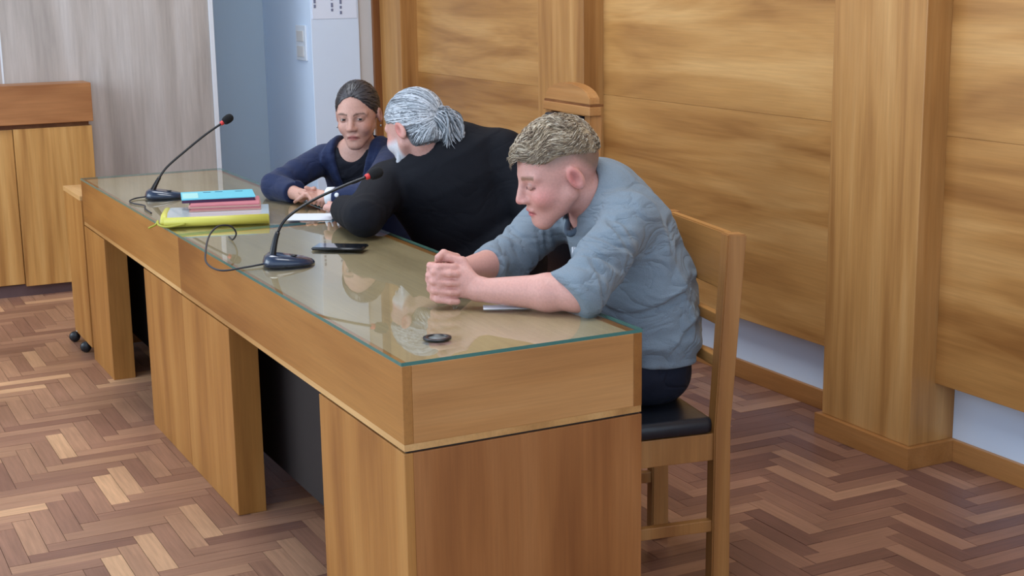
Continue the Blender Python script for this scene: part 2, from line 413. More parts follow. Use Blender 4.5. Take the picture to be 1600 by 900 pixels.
# end pedestal across the whole depth, made of boards
box('pedestal_front', (0.0, 0.02, a, 0.528, 0.0, SP), M['desk_z'], dn, 0.0015)
box('pedestal_end', (0.02, DW, a, a + 0.02, 0.0, SP), M['desk_end'], dn, 0.0015)
box('pedestal_joint', (0.006, 0.018, a + 0.006, 0.522, SP - 0.001, SP + 0.008), M['dark_inside'], dn)
box('pedestal_joint', (0.018, DW - 0.006, a + 0.006, a + 0.018, SP - 0.001, SP + 0.008), M['dark_inside'], dn)
box('leg_post', (0.0, PD, 1.296, b_, 0.0, SP), M['desk_z'], dn, 0.0015)
box('leg_post', (DW - PD, DW, 1.60, b_, 0.0, SP), M['desk_z'], dn, 0.0015)
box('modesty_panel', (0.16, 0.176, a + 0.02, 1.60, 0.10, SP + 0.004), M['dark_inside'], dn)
gr = MB().lathe([(0.032, 0.0), (0.032, 0.003), (0.022, 0.004), (0.021, 0.001)], (0.150, 0.155, H + 0.0085), 24).build('grommet_ring', M['black_plastic'], dn, True)
MB().lathe([(0.0205, 0.0), (0.0205, 0.0015)], (0.150, 0.155, H + 0.0085), 24).build('grommet_cap', plain('grommet_grey', lin(120, 124, 124), 0.4), dn, True)

df, a, b_ = desk(1.818, 3.385, 'far oak desk carrying the folder pile and a microphone', False, False)
box('leg_post', (0.0, PD, a, 2.335, 0.0, SP), M['desk_z'], df, 0.0015)
box('leg_post', (0.0, PD, 3.0, b_, 0.0, SP), M['desk_z'], df, 0.0015)
box('leg_post', (DW - PD, DW, a, a + 0.2, 0.0, SP), M['desk_z'], df, 0.0015)
box('leg_post', (DW - PD, DW, 3.0, b_, 0.0, SP), M['desk_z'], df, 0.0015)
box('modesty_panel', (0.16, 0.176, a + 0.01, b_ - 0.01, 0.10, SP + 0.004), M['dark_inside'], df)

for y0, y1, lb in ((0.0, 1.818, 'clear glass sheet covering the near desk top'), (1.818, 3.385, 'clear glass sheet covering the far desk top')):
    bmx = MB().box(-0.001, DW + 0.001, y0 + 0.001, y1 - 0.001, H + 0.0005, H + 0.0085)
    g = bmx.build('glass_sheet', M['glass']); g.data.materials.append(M['glass_edge'])
    for p_ in g.data.polygons:
        if abs(p_.normal.z) < 0.5: p_.material_index = 1
    tag(g, lb, 'glass')
GT = H + 0.009

# low desk continuing beyond the far end, on black castors
sd = thing('side_cabinet', 'lower oak cabinet on black castors beyond the far desk end', 'cabinet', (0.28, 3.6, 0))
box('body', (-0.004, 0.56, 3.40, 3.765, 0.045, 0.672), M['desk_z'], sd, 0.002)
box('top', (-0.008, 0.564, 3.40, 3.772, 0.672, 0.692), M['edge'], sd, 0.002)
for x, y in ((-0.014, 3.735), (-0.008, 3.52), (0.53, 3.735), (0.53, 3.45)):
    c = MB().lathe([(0.006, -0.013), (0.021, -0.011), (0.024, -0.005), (0.024, 0.005), (0.021, 0.011), (0.006, 0.013)], (x, y, 0.0245), 16, (0.35, 1, 0)).build('castor', M['black_plastic'], sd, True)
    MB().tube([(x, y, 0.03), (x + 0.016, y, 0.05)], 0.006, 8).build('castor_stem', M['silver'], c)

# ------------------------------------------------------------------ judge's bench on the left
bn = thing('courtroom_bench', 'tall oak bench with vertical boards under a wide top band', 'bench', (-0.7, 4.9, 0))
box('top_band', (-1.9, 0.345, 4.81, 5.0, 0.872, 1.066), M['bench_top'], bn, 0.003)
box('shadow_strip', (-1.88, 0.328, 4.85, 5.0, 0.845, 0.872), M['jamb'], bn)  # dark strip standing in for the shadow line under the top band
box('front_board', (-0.045, 0.338, 4.825, 4.95, 0.055, 0.850), M['bench_z'], bn, 0.002)
for k in range(4):
    box('front_board', (-1.9 + k * 0.464, -1.9 + k * 0.464 + 0.46, 4.842, 4.95, 0.065, 0.848), M['bench_z'], bn, 0.002)
box('plinth', (-1.9, 0.31, 4.86, 4.98, 0.0, 0.06), M['dark_plinth'], bn)

# ------------------------------------------------------------------ chairs
def chair_low(label, loc, rz, w=0.43, group=None):
    """faces local -x; origin under the seat centre"""
    c = thing('wooden_chair', label, 'chair', loc, rz, group)
    hw = w / 2; xb = 0.20; xf = -0.20; t = 0.042
    for s in (-1, 1):
        y = s * (hw - t / 2)
        # back leg runs up into the back post, raked above the seat
        MB().prism([(xb - 0.008, 0), (xb + t, 0), (xb + t - 0.004, 0.44), (xb + t + 0.030, 0.925), (xb + 0.030 - 0.008, 0.928), (xb - 0.006, 0.44)], 'y', y - t / 2, y + t / 2, 0.003).build('leg', M['chair'], c, local=True)
        MB().prism([(xf, 0.0), (xf + 0.034, 0), (xf + 0.040, 0.425), (xf, 0.425)], 'y', y - 0.02, y + 0.02, 0.003).build('leg', M['chair'], c, local=True)
        box('seat_rail', (xf + 0.03, xb + 0.002, y - 0.012, y + 0.016, 0.355, 0.425), M['chair'], c, 0.002, local=True)
        box('stretcher', (xf + 0.03, xb + 0.002, y - 0.011, y + 0.011, 0.165, 0.195), M['chair'], c, 0.002, local=True)
    box('seat_rail', (xf + 0.002, xf + 0.026, -hw + t, hw - t, 0.355, 0.425), M['chair_y'], c, 0.002, local=True)
    box('seat_rail', (xb + 0.004, xb + 0.026, -hw + t, hw - t, 0.355, 0.425), M['chair_y'], c, 0.002, local=True)
    box('stretcher', (-0.012, 0.012, -hw + 0.03, hw - 0.03, 0.168, 0.192), M['chair_y'], c, 0.002, local=True)
    MB().prism([(xb + 0.022, 0.785), (xb + 0.044, 0.785), (xb + 0.056, 0.926), (xb + 0.034, 0.926)], 'y', -hw + t, hw - t, 0.003).build('top_rail', M['chair_y'], c, local=True)
    for z in (0.705, 0.600):
        dx = (z - 0.44) * 0.07
        box('back_slat', (xb + dx + 0.002, xb + dx + 0.022, -hw + t, hw - t, z - 0.014, z + 0.014), M['chair_y'], c, 0.003, local=True)
    # leather cushion, crowned
    mb = MB(); mb.box(xf - 0.006, xb - 0.008, -hw + 0.004, hw - 0.004, 0.425, 0.468, 0.016)
    mb.build('cushion', M['black_leather'], c, True, local=True)
    return c
ROT1 = -0.17
ch1 = chair_low('low oak chair with black seat under the man in grey', (0.745, 0.405, 0), ROT1)
def chair_high(label, loc, rz, w=0.335):
    c = thing('high_back_chair', label, 'chair', loc, rz)
    hw = w / 2; xb = 0.21; xf = -0.22; t = 0.045
    for s in (-1, 1):
        y = s * (hw - t / 2)
        MB().prism([(xb, 0), (xb + t, 0), (xb + t - 0.005, 0.42), (xb + t + 0.02, 1.095), (xb + 0.02, 1.095), (xb - 0.005, 0.42)], 'y', y - t / 2, y + t / 2, 0.003).build('leg', M['chair2'], c, local=True)
        MB().prism([(xf, 0), (xf + 0.036, 0), (xf + 0.042, 0.42), (xf, 0.42)], 'y', y - 0.021, y + 0.021, 0.003).build('leg', M['chair2'], c, local=True)
        box('seat_rail', (xf + 0.03, xb + 0.002, y - 0.012, y + 0.016, 0.35, 0.42), M['chair2'], c, 0.002, local=True)
        box('stretcher', (xf + 0.03, xb + 0.002, y - 0.011, y + 0.011, 0.15, 0.18), M['chair2'], c, 0.002, local=True)
    box('seat_rail', (xf + 0.002, xf + 0.028, -hw + t, hw - t, 0.35, 0.42), M['chair2_y'], c, 0.002, local=True)
    box('seat_rail', (xb + 0.004, xb + 0.028, -hw + t, hw - t, 0.35, 0.42), M['chair2_y'], c, 0.002, local=True)
    # top rail, moulding and arched crest
    box('top_rail', (xb + 0.012, xb + 0.058, -hw - 0.006, hw + 0.006, 1.094, 1.124), M['chair2_y'], c, 0.003, local=True)
    box('moulding', (xb + 0.016, xb + 0.066, -hw - 0.004, hw + 0.004, 1.124, 1.131), M['jamb'], c, 0.0, local=True)
    pts = [(-hw, 1.131)]
    for k in range(17):
        u = -1 + 2 * k / 16
        pts.append((u * (hw - 0.002), 1.140 + 0.055 * math.sqrt(max(0, 1 - (u * 0.97) ** 2)) * (1.0 if abs(u) < 0.98 else 0.9)))
    pts.append((hw, 1.131))
    MB().prism(pts, 'x', xb + 0.018, xb + 0.056, 0.0025).build('arched_crest', M['chair2_y'], c, local=True)
    mb = MB(); mb.box(xb - 0.012, xb + 0.040, -hw + t + 0.002, hw - t - 0.002, 0.50, 1.090, 0.012); mb.build('back_pad', M['black_leather'], c, True, local=True)
    mb = MB(); mb.box(xf - 0.006, xb - 0.014, -hw + 0.004, hw - 0.004, 0.42, 0.465, 0.016); mb.build('cushion', M['black_leather'], c, True, local=True)
    return c
ch2 = chair_high('high-backed oak chair with arched crest and black leather pad', (1.085, 1.645, 0), -0.04)
ch3 = chair_low('oak chair with black seat under the woman in navy', (0.985, 2.43, 0), 0.52)

# ------------------------------------------------------------------ microphones
M['mic_body'] = plain('mic_blue_black_plastic', lin(22, 40, 66), 0.22, 0.1, coat=0.6)
M['foam'] = plain('mic_foam', lin(16, 17, 20), 0.95, 0.2, 300, 0.5)
M['red'] = plain('red_ring', lin(216, 60, 60), 0.4)
M['cable'] = plain('dark_cable', lin(40, 42, 50), 0.5)
def microphone(label, base, stem, rz):
    t = thing('gooseneck_microphone', label, 'microphone', base)
    # wedge base: rounded plan, higher at the stem end
    cx, cy, cz = base
    mb = MB(); bm = bmesh.new(); prof = [(1.0, 0.0), (1.0, 0.35), (0.93, 0.75), (0.78, 1.0)]
    rings = []
    for r, hz in prof:
        ring = []
        for k in range(28):
            a = 2 * math.pi * k / 28
            ux = math.copysign(abs(math.cos(a)) ** 0.75, math.cos(a)); uy = math.copysign(abs(math.sin(a)) ** 0.75, math.sin(a))
            lx = 0.073 * r * ux; ly = 0.047 * r * uy * (1.0 - 0.22 * ux)
            hh = (0.036 - 0.018 * (lx / 0.073 + 1) / 2 * 1.3) * hz
            ring.append(bm.verts.new((cx + lx * math.cos(rz) - ly * math.sin(rz), cy + lx * math.sin(rz) + ly * math.cos(rz), cz + hh)))
        rings.append(ring)
    for i in range(3):
        for k in range(28): bm.faces.new((rings[i][k], rings[i][(k + 1) % 28], rings[i + 1][(k + 1) % 28], rings[i + 1][k]))
    bm.faces.new(rings[0][::-1]); bm.faces.new(rings[-1])
    mb.merge(bm); b = mb.build('base', M['mic_body'], t, True)
    MB().lathe([(0.009, 0), (0.009, 0.003)], (cx + 0.015 * math.cos(rz), cy + 0.015 * math.sin(rz), cz + 0.0225), 14).build('talk_button', M['black_plastic'], b, True)
    path = catmull(stem, 8); L = len(path)
    i0 = 9
    MB().tube(path[:i0 + 1], [0.0105 - 0.004 * k / i0 for k in range(i0 + 1)], 12).build('stem_sleeve', M['black_plastic'], t, True)
    MB().tube(path[i0:], 0.0042, 10).build('gooseneck', M['black_plastic'], t, True)
    e = path[-1]; d = (path[-1] - path[-3]).normalized()
    MB().lathe([(0.0065, -0.004), (0.0085, -0.002), (0.0085, 0.008), (0.0065, 0.010)], e, 16, d).build('red_ring', M['red'], t, True)
    hd = e + d * 0.008
    MB().lathe([(0.009, 0.0), (0.0145, 0.006), (0.0165, 0.016), (0.0165, 0.028), (0.0145, 0.036), (0.009, 0.042), (0.002, 0.0445)], hd, 18, d).build('foam_head', M['foam'], t, True)
    return t
microphone('desk microphone nearer the phone, red ring against the black suit', (0.143, 1.150, GT),
           [(0.098, 1.160, 0.790), (0.120, 1.172, 0.852), (0.158, 1.185, 0.896), (0.235, 1.195, 0.935), (0.330, 1.20, 0.968), (0.405, 1.20, 0.990)], -0.25)
microphone('desk microphone at the far end behind the folders', (0.165, 2.640, GT),
           [(0.118, 2.65, 0.790), (0.152, 2.67, 0.835), (0.190, 2.685, 0.876), (0.265, 2.695, 0.930), (0.345, 2.70, 0.985), (0.410, 2.70, 1.024)], -0.30)
def cable(label, pts, r=0.0028):
    o = MB().tube(catmull(pts, 10), r, 8).build('microphone_cable', M['cable'], None, True); return tag(o, label, 'cable')
cable('thin dark cable looping over the desk edge from the near microphone', [(0.075, 1.160, GT + 0.006), (0.02, 1.150, GT + 0.004), (-0.050, 1.150, GT + 0.002), (-0.070, 1.22, GT + 0.012), (-0.045, 1.32, GT + 0.03), (-0.005, 1.42, GT + 0.055), (0.045, 1.50, GT + 0.066), (0.09, 1.53, GT + 0.058), (0.115, 1.56, GT + 0.030), (0.115, 1.60, GT + 0.004), (0.12, 1.66, GT + 0.003)])
cable('thin dark cable curling from the far microphone to the folders', [(0.10, 2.655, GT + 0.006), (0.06, 2.65, GT + 0.004), (0.025, 2.60, GT + 0.003), (0.022, 2.53, GT + 0.003), (0.045, 2.46, GT + 0.003), (0.03, 2.38, GT + 0.003), (0.025, 2.27, GT + 0.003)])

# ------------------------------------------------------------------ folders, phone, papers
M['yellow'] = plain('yellow_card', lin(206, 200, 88), 0.45, 0.06, 12)
M['paper'] = plain('white_paper', lin(226, 232, 240), 0.7, 0.03)
M['cyan'] = plain('cyan_card', lin(110, 206, 226), 0.4, 0.05, 10)
M['pinkcard'] = plain('pink_card', lin(204, 122, 130), 0.5, 0.08, 30)
M['navycard'] = plain('dark_maroon_edge', lin(84, 44, 84), 0.5)
def quad_slab(c, ux, hx, hy, z0, z1, bev=0.0):
    """slab with long axis ux (2-D unit vector), half sizes hx, hy"""
    uy = (-ux[1], ux[0])
    def P(a, b, z): return (c[0] + ux[0] * a + uy[0] * b, c[1] + ux[1] * a + uy[1] * b, z)
    return MB().hexa([P(-hx, -hy, z0), P(hx, -hy, z0), P(hx, hy, z0), P(-hx, hy, z0)], [P(-hx, -hy, z1), P(hx, -hy, z1), P(hx, hy, z1), P(-hx, hy, z1)], bev)
U = Vector((0.955, -0.296)); U2 = (U.x, U.y)
yf = thing('document_folder', 'thick yellow elastic folder at the bottom of the pile', 'folder', (0.175, 2.03, GT))
c0 = (0.188, 2.022)
quad_slab(c0, U2, 0.170, 0.118, GT, GT + 0.004, 0.001).build('back_cover', M['yellow'], yf)
quad_slab((c0[0] + 0.004, c0[1]), U2, 0.160, 0.113, GT + 0.004, GT + 0.026, 0.002).build('papers', M['paper'], yf)
quad_slab((c0[0] - 0.0, c0[1]), U2, 0.170, 0.1195, GT + 0.026, GT + 0.029, 0.001).build('front_cover', plain('clear_pale_cover', lin(206, 218, 222), 0.2, 0.04, 12, coat=0.6), yf)
uy = (-U2[1], U2[0])
def FP(a, b, z): return (c0[0] + U2[0] * a + uy[0] * b, c0[1] + U2[1] * a + uy[1] * b, z)
mb = MB(); mb.tube([FP(-0.168, -0.117, GT + 0.0165), FP(0.0, -0.121, GT + 0.0165), FP(0.168, -0.117, GT + 0.0165)], 0.0155, 12); mb.build('spine', M['yellow'], yf, True)
mb = MB(); mb.tube([FP(-0.166, -0.118, GT + 0.0165), FP(-0.171, 0.0, GT + 0.0165), FP(-0.168, 0.115, GT + 0.0165)], 0.0150, 12); mb.build('flap', M['yellow'], yf, True)
mb = MB(); mb.tube(catmull([FP(-0.10, -0.136, GT + 0.012), FP(-0.155, -0.142, GT + 0.006), FP(-0.185, -0.120, GT + 0.010), FP(-0.190, -0.075, GT + 0.016), FP(-0.196, -0.10, GT + 0.008), FP(-0.215, -0.135, GT + 0.004)], 6), 0.0035, 8); mb.build('elastic_strap', plain('olive_strap', lin(170, 168, 60), 0.6), yf, True)
rf = thing('paper_folder', 'pink folder of papers in the middle of the pile', 'folder', (0.23, 2.09, GT + 0.0295))
c1 = (0.238, 2.095); z = GT + 0.0292
for k in range(4):
    quad_slab((c1[0] + random.uniform(-0.004, 0.004), c1[1] + random.uniform(-0.004, 0.004)), U2, 0.118 - 0.004 * (k % 2), 0.085, z, z + 0.0055, 0.001).build('sheet_bundle', M['pinkcard'] if k % 2 else plain('salmon_paper', lin(196, 146, 136), 0.6), rf); z += 0.0056
cf = thing('ring_folder', 'glossy cyan folder on top of the pile', 'folder', (0.235, 2.15, z))
c2 = (0.232, 2.165)
quad_slab(c2, (0.972, -0.235), 0.122, 0.090, z, z + 0.003, 0.0008).build('back_cover', M['navycard'], cf)
quad_slab(c2, (0.972, -0.235), 0.118, 0.086, z + 0.003, z + 0.010, 0.001).build('papers', M['navycard'], cf)
quad_slab(c2, (0.972, -0.235), 0.123, 0.091, z + 0.010, z + 0.0135, 0.001).build('front_cover', M['cyan'], cf)
quad_slab((c2[0] - 0.092, c2[1] + 0.012), (0.972, -0.235), 0.026, 0.062, z + 0.0136, z + 0.0142).build('pale_label', plain('pale_label', lin(176, 232, 228), 0.4), cf)
for k, (da, db) in enumerate(((-0.02, 0.06), (0.02, 0.062), (0.085, 0.055))):
    quad_slab((c2[0] + da, c2[1] + db - 0.235 * da), (0.972, -0.235), 0.013, 0.006, z + 0.0136, z + 0.0141).build('printed_mark', plain('print_blue', lin(40, 110, 140), 0.5), cf)

ph = thing('mobile_phone', 'black mobile phone lying on the glass', 'phone', (0.352, 1.300, GT))
quad_slab((0.352, 1.300), (0.80, -0.60), 0.078, 0.038, GT, GT + 0.009, 0.003).build('body', M['black_plastic'], ph, True)
quad_slab((0.352, 1.300), (0.80, -0.60), 0.074, 0.035, GT + 0.009, GT + 0.0094).build('screen', plain('phone_screen', lin(14, 18, 26), 0.05, coat=1.0), ph)
pp = quad_slab((0.480, 1.905), (0.86, -0.50), 0.075, 0.07, GT + 0.0003, GT + 0.0011).build('paper_sheet', M['paper']); tag(pp, 'white sheet of paper under the hands of the woman', 'paper')
pp = quad_slab((0.420, 0.352), (0.90, -0.42), 0.055, 0.022, GT + 0.0003, GT + 0.0010).build('paper_slip', M['paper']); tag(pp, 'small white slip under the bare forearm', 'paper')

# ------------------------------------------------------------------ people: implicit surfaces meshed with surface nets
def vn(v):
    v = np.asarray(v, float); return v / np.linalg.norm(v)
def smin(a, b, k):
    h = np.clip(0.5 + 0.5 * (b - a) / k, 0, 1)
    return b + (a - b) * h - k * h * (1 - h)
def smax(a, b, k): return -smin(-a, -b, k)
def cap(p, a, b, r0, r1):
    a = np.asarray(a, float); b = np.asarray(b, float); ab = b - a
    t = np.clip(((p - a) @ ab) / (ab @ ab + 1e-12), 0, 1)
    return np.linalg.norm(p - (a + t[:, None] * ab), axis=1) - (r0 + (r1 - r0) * t)
def chain(p, pts, rads, k=0.01):
    d = None
    for i in range(len(pts) - 1):
        e = cap(p, pts[i], pts[i + 1], rads[i], rads[i + 1]); d = e if d is None else smin(d, e, k)
    return d
def ell(p, c, r, R=None):
    q = p - np.asarray(c, float)
    if R is not None: q = q @ R.T
    r = np.asarray(r, float)
    k0 = np.linalg.norm(q / r, axis=1); k1 = np.linalg.norm(q / (r * r), axis=1)
    return k0 * (k0 - 1.0) / np.maximum(k1, 1e-6)
def eseg(p, a, b, wd0, wd1, side):
    """bone with elliptic section: half width along side, half depth across"""
    a = np.asarray(a, float); b = np.asarray(b, float); ab = b - a; L = np.linalg.norm(ab); n = ab / L
    s = np.asarray(side, float); s = vn(s - n * (s @ n)); v = np.cross(n, s)
    t = np.clip(((p - a) @ n) / L, 0, 1)
    q = p - (a + t[:, None] * ab)
    w = wd0[0] + (wd1[0] - wd0[0]) * t; d = wd0[1] + (wd1[1] - wd0[1]) * t; mn = np.minimum(w, d)
    return (np.sqrt((q @ s / w) ** 2 + (q @ v / d) ** 2 + (q @ n / mn) ** 2) - 1) * mn
def trunk(p, secs, side, k=0.04):
    d = None
    for i in range(len(secs) - 1):
        e = eseg(p, secs[i][0], secs[i + 1][0], secs[i][1:], secs[i + 1][1:], side); d = e if d is None else smin(d, e, k)
    return d
_rs = np.random.RandomState(3); _W = _rs.normal(size=(24, 3)); _W /= np.linalg.norm(_W, axis=1)[:, None]; _PH = _rs.uniform(0, 6.28, 24)
def wob(p, f, n=8, o=0):
    s = 0
    for i in range(n): s = s + np.sin(p @ _W[(i + o) % 24] * f * (0.7 + 0.09 * i) + _PH[(i + o) % 24])
    return s / math.sqrt(n)

def surface(fn, lo, hi, h, slack=1.7):
    B = 8; lo = np.asarray(lo, float); hi = np.asarray(hi, float)
    nb = np.ceil((hi - lo) / (h * B)).astype(int) + 1; N = nb * B
    bi = np.stack(np.meshgrid(*[np.arange(k) for k in nb], indexing='ij'), -1).reshape(-1, 3)
    d = fn(lo + (bi * B + (B - 1) / 2) * h)
    S = np.repeat(np.repeat(np.repeat(np.sign(d).reshape(nb), B, 0), B, 1), B, 2).astype(np.float32)
    act = bi[np.abs(d) < h * B * 0.87 * slack]
    loc = np.stack(np.meshgrid(np.arange(B), np.arange(B), np.arange(B), indexing='ij'), -1).reshape(-1, 3)
    for c in range(0, len(act), 400):
        idx = (act[c:c + 400, None, :] * B + loc[None]).reshape(-1, 3)
        S[idx[:, 0], idx[:, 1], idx[:, 2]] = fn(lo + idx * h)
    I = S < 0
    cnt = np.zeros(N - 1, np.int8)
    for dx in (0, 1):
        for dy in (0, 1):
            for dz in (0, 1): cnt += I[dx:N[0] - 1 + dx, dy:N[1] - 1 + dy, dz:N[2] - 1 + dz]
    cells = np.argwhere((cnt > 0) & (cnt < 8))
    vid = -np.ones(N, np.int32); vid[cells[:, 0], cells[:, 1], cells[:, 2]] = np.arange(len(cells))
    acc = np.zeros((len(cells), 3)); num = np.zeros(len(cells))
    corners = [(x, y, z) for x in (0, 1) for y in (0, 1) for z in (0, 1)]
    for c0 in corners:
        for ax in range(3):
            if c0[ax]: continue
            c1 = list(c0); c1[ax] = 1
            s0 = S[cells[:, 0] + c0[0], cells[:, 1] + c0[1], cells[:, 2] + c0[2]]; s1 = S[cells[:, 0] + c1[0], cells[:, 1] + c1[1], cells[:, 2] + c1[2]]
            x = (s0 < 0) != (s1 < 0)
            t = np.where(x, s0 / np.where(s0 == s1, 1, s0 - s1), 0)
            pt = np.tile(np.array(c0, float), (len(cells), 1)); pt[:, ax] = t
            acc += pt * x[:, None]; num += x
    V = lo + (cells + acc / np.maximum(num, 1)[:, None]) * h
    F = []
    for ax in range(3):
        a1, a2 = [(1, 2), (2, 0), (0, 1)][ax]
        sl0 = [slice(0, N[0] - 1), slice(0, N[1] - 1), slice(0, N[2] - 1)]; sl1 = list(sl0); sl1[ax] = slice(1, N[ax])
        A = I[tuple(sl0)]; Bq = I[tuple(sl1)]
        e = np.argwhere(A != Bq); e = e[(e[:, a1] > 0) & (e[:, a2] > 0)]
        flip = A[e[:, 0], e[:, 1], e[:, 2]]
        def g(d1, d2):
            q = e.copy(); q[:, a1] -= d1; q[:, a2] -= d2
            return vid[q[:, 0], q[:, 1], q[:, 2]]
        f = np.stack([g(1, 1), g(0, 1), g(0, 0), g(1, 0)], 1)
        f[~flip] = f[~flip][:, ::-1]
        F.append(f[(f >= 0).all(1)])
    F = np.concatenate(F)
    return V, F

def mesh_obj(name, V, F, mat, parent, color=None, smooth=True):
    off = np.array(origin(parent)) if parent is not None else np.zeros(3)
    me = bpy.data.meshes.new(name); nv = len(V); nf = len(F)
    me.vertices.add(nv); me.vertices.foreach_set('co', (V - off).astype(np.float32).ravel())
    k = F.shape[1]
    me.loops.add(nf * k); me.loops.foreach_set('vertex_index', F.astype(np.int32).ravel())
    me.polygons.add(nf); me.polygons.foreach_set('loop_start', np.arange(0, nf * k, k, dtype=np.int32))
    me.polygons.foreach_set('use_smooth', np.full(nf, smooth))
    me.update(calc_edges=True); me.validate()
    if color is not None:
        c = np.ones((nv, 4), np.float32); c[:, :3] = color
        me.attributes.new('skin_tone', 'FLOAT_COLOR', 'POINT').data.foreach_set('color', c.ravel())
    me.materials.append(mat)
    o = bpy.data.objects.new(name, me); COL.objects.link(o); o.parent = parent
    return o

def attr_mat(name, rough=0.5, sss=0.0, nscale=300, bump=0.1, noise=0.06, spec=0.4, dist=0.001):
    mt, nt, b = new_mat(name); L = nt.links.new
    at = nt.nodes.new('ShaderNodeAttribute'); at.attribute_name = 'skin_tone'
    tc = nt.nodes.new('ShaderNodeTexCoord'); nz = nt.nodes.new('ShaderNodeTexNoise'); nz.inputs['Scale'].default_value = nscale; nz.inputs['Detail'].default_value = 3
    L(tc.outputs['Object'], nz.inputs['Vector'])
    mr = nt.nodes.new('ShaderNodeMapRange'); mr.inputs[1].default_value = 0.3; mr.inputs[2].default_value = 0.7; mr.inputs[3].default_value = 1 - noise; mr.inputs[4].default_value = 1 + noise
    L(nz.outputs['Fac'], mr.inputs[0])
    mu = nt.nodes.new('ShaderNodeVectorMath'); mu.operation = 'MULTIPLY'; L(at.outputs['Color'], mu.inputs[0]); L(mr.outputs[0], mu.inputs[1]); L(mu.outputs[0], b.inputs['Base Color'])
    b.inputs['Roughness'].default_value = rough; b.inputs['Specular IOR Level'].default_value = spec
    if sss > 0:
        b.inputs['Subsurface Weight'].default_value = sss; b.inputs['Subsurface Radius'].default_value = (0.012, 0.005, 0.003); b.inputs['Subsurface Scale'].default_value = 0.6
    if bump > 0:
        bp = nt.nodes.new('ShaderNodeBump'); bp.inputs['Strength'].default_value = bump; bp.inputs['Distance'].default_value = dist
        L(nz.outputs['Fac'], bp.inputs['Height']); L(bp.outputs['Normal'], b.inputs['Normal'])
    return mt
M['skin'] = attr_mat('skin', 0.48, 0.15, 180, 0.06)
M['hair'] = attr_mat('hair_strands', 0.42, 0, 120, 0.0, 0.10, 0.5)

def L3(r, g, b): return np.array(lin(r, g, b)[:3])

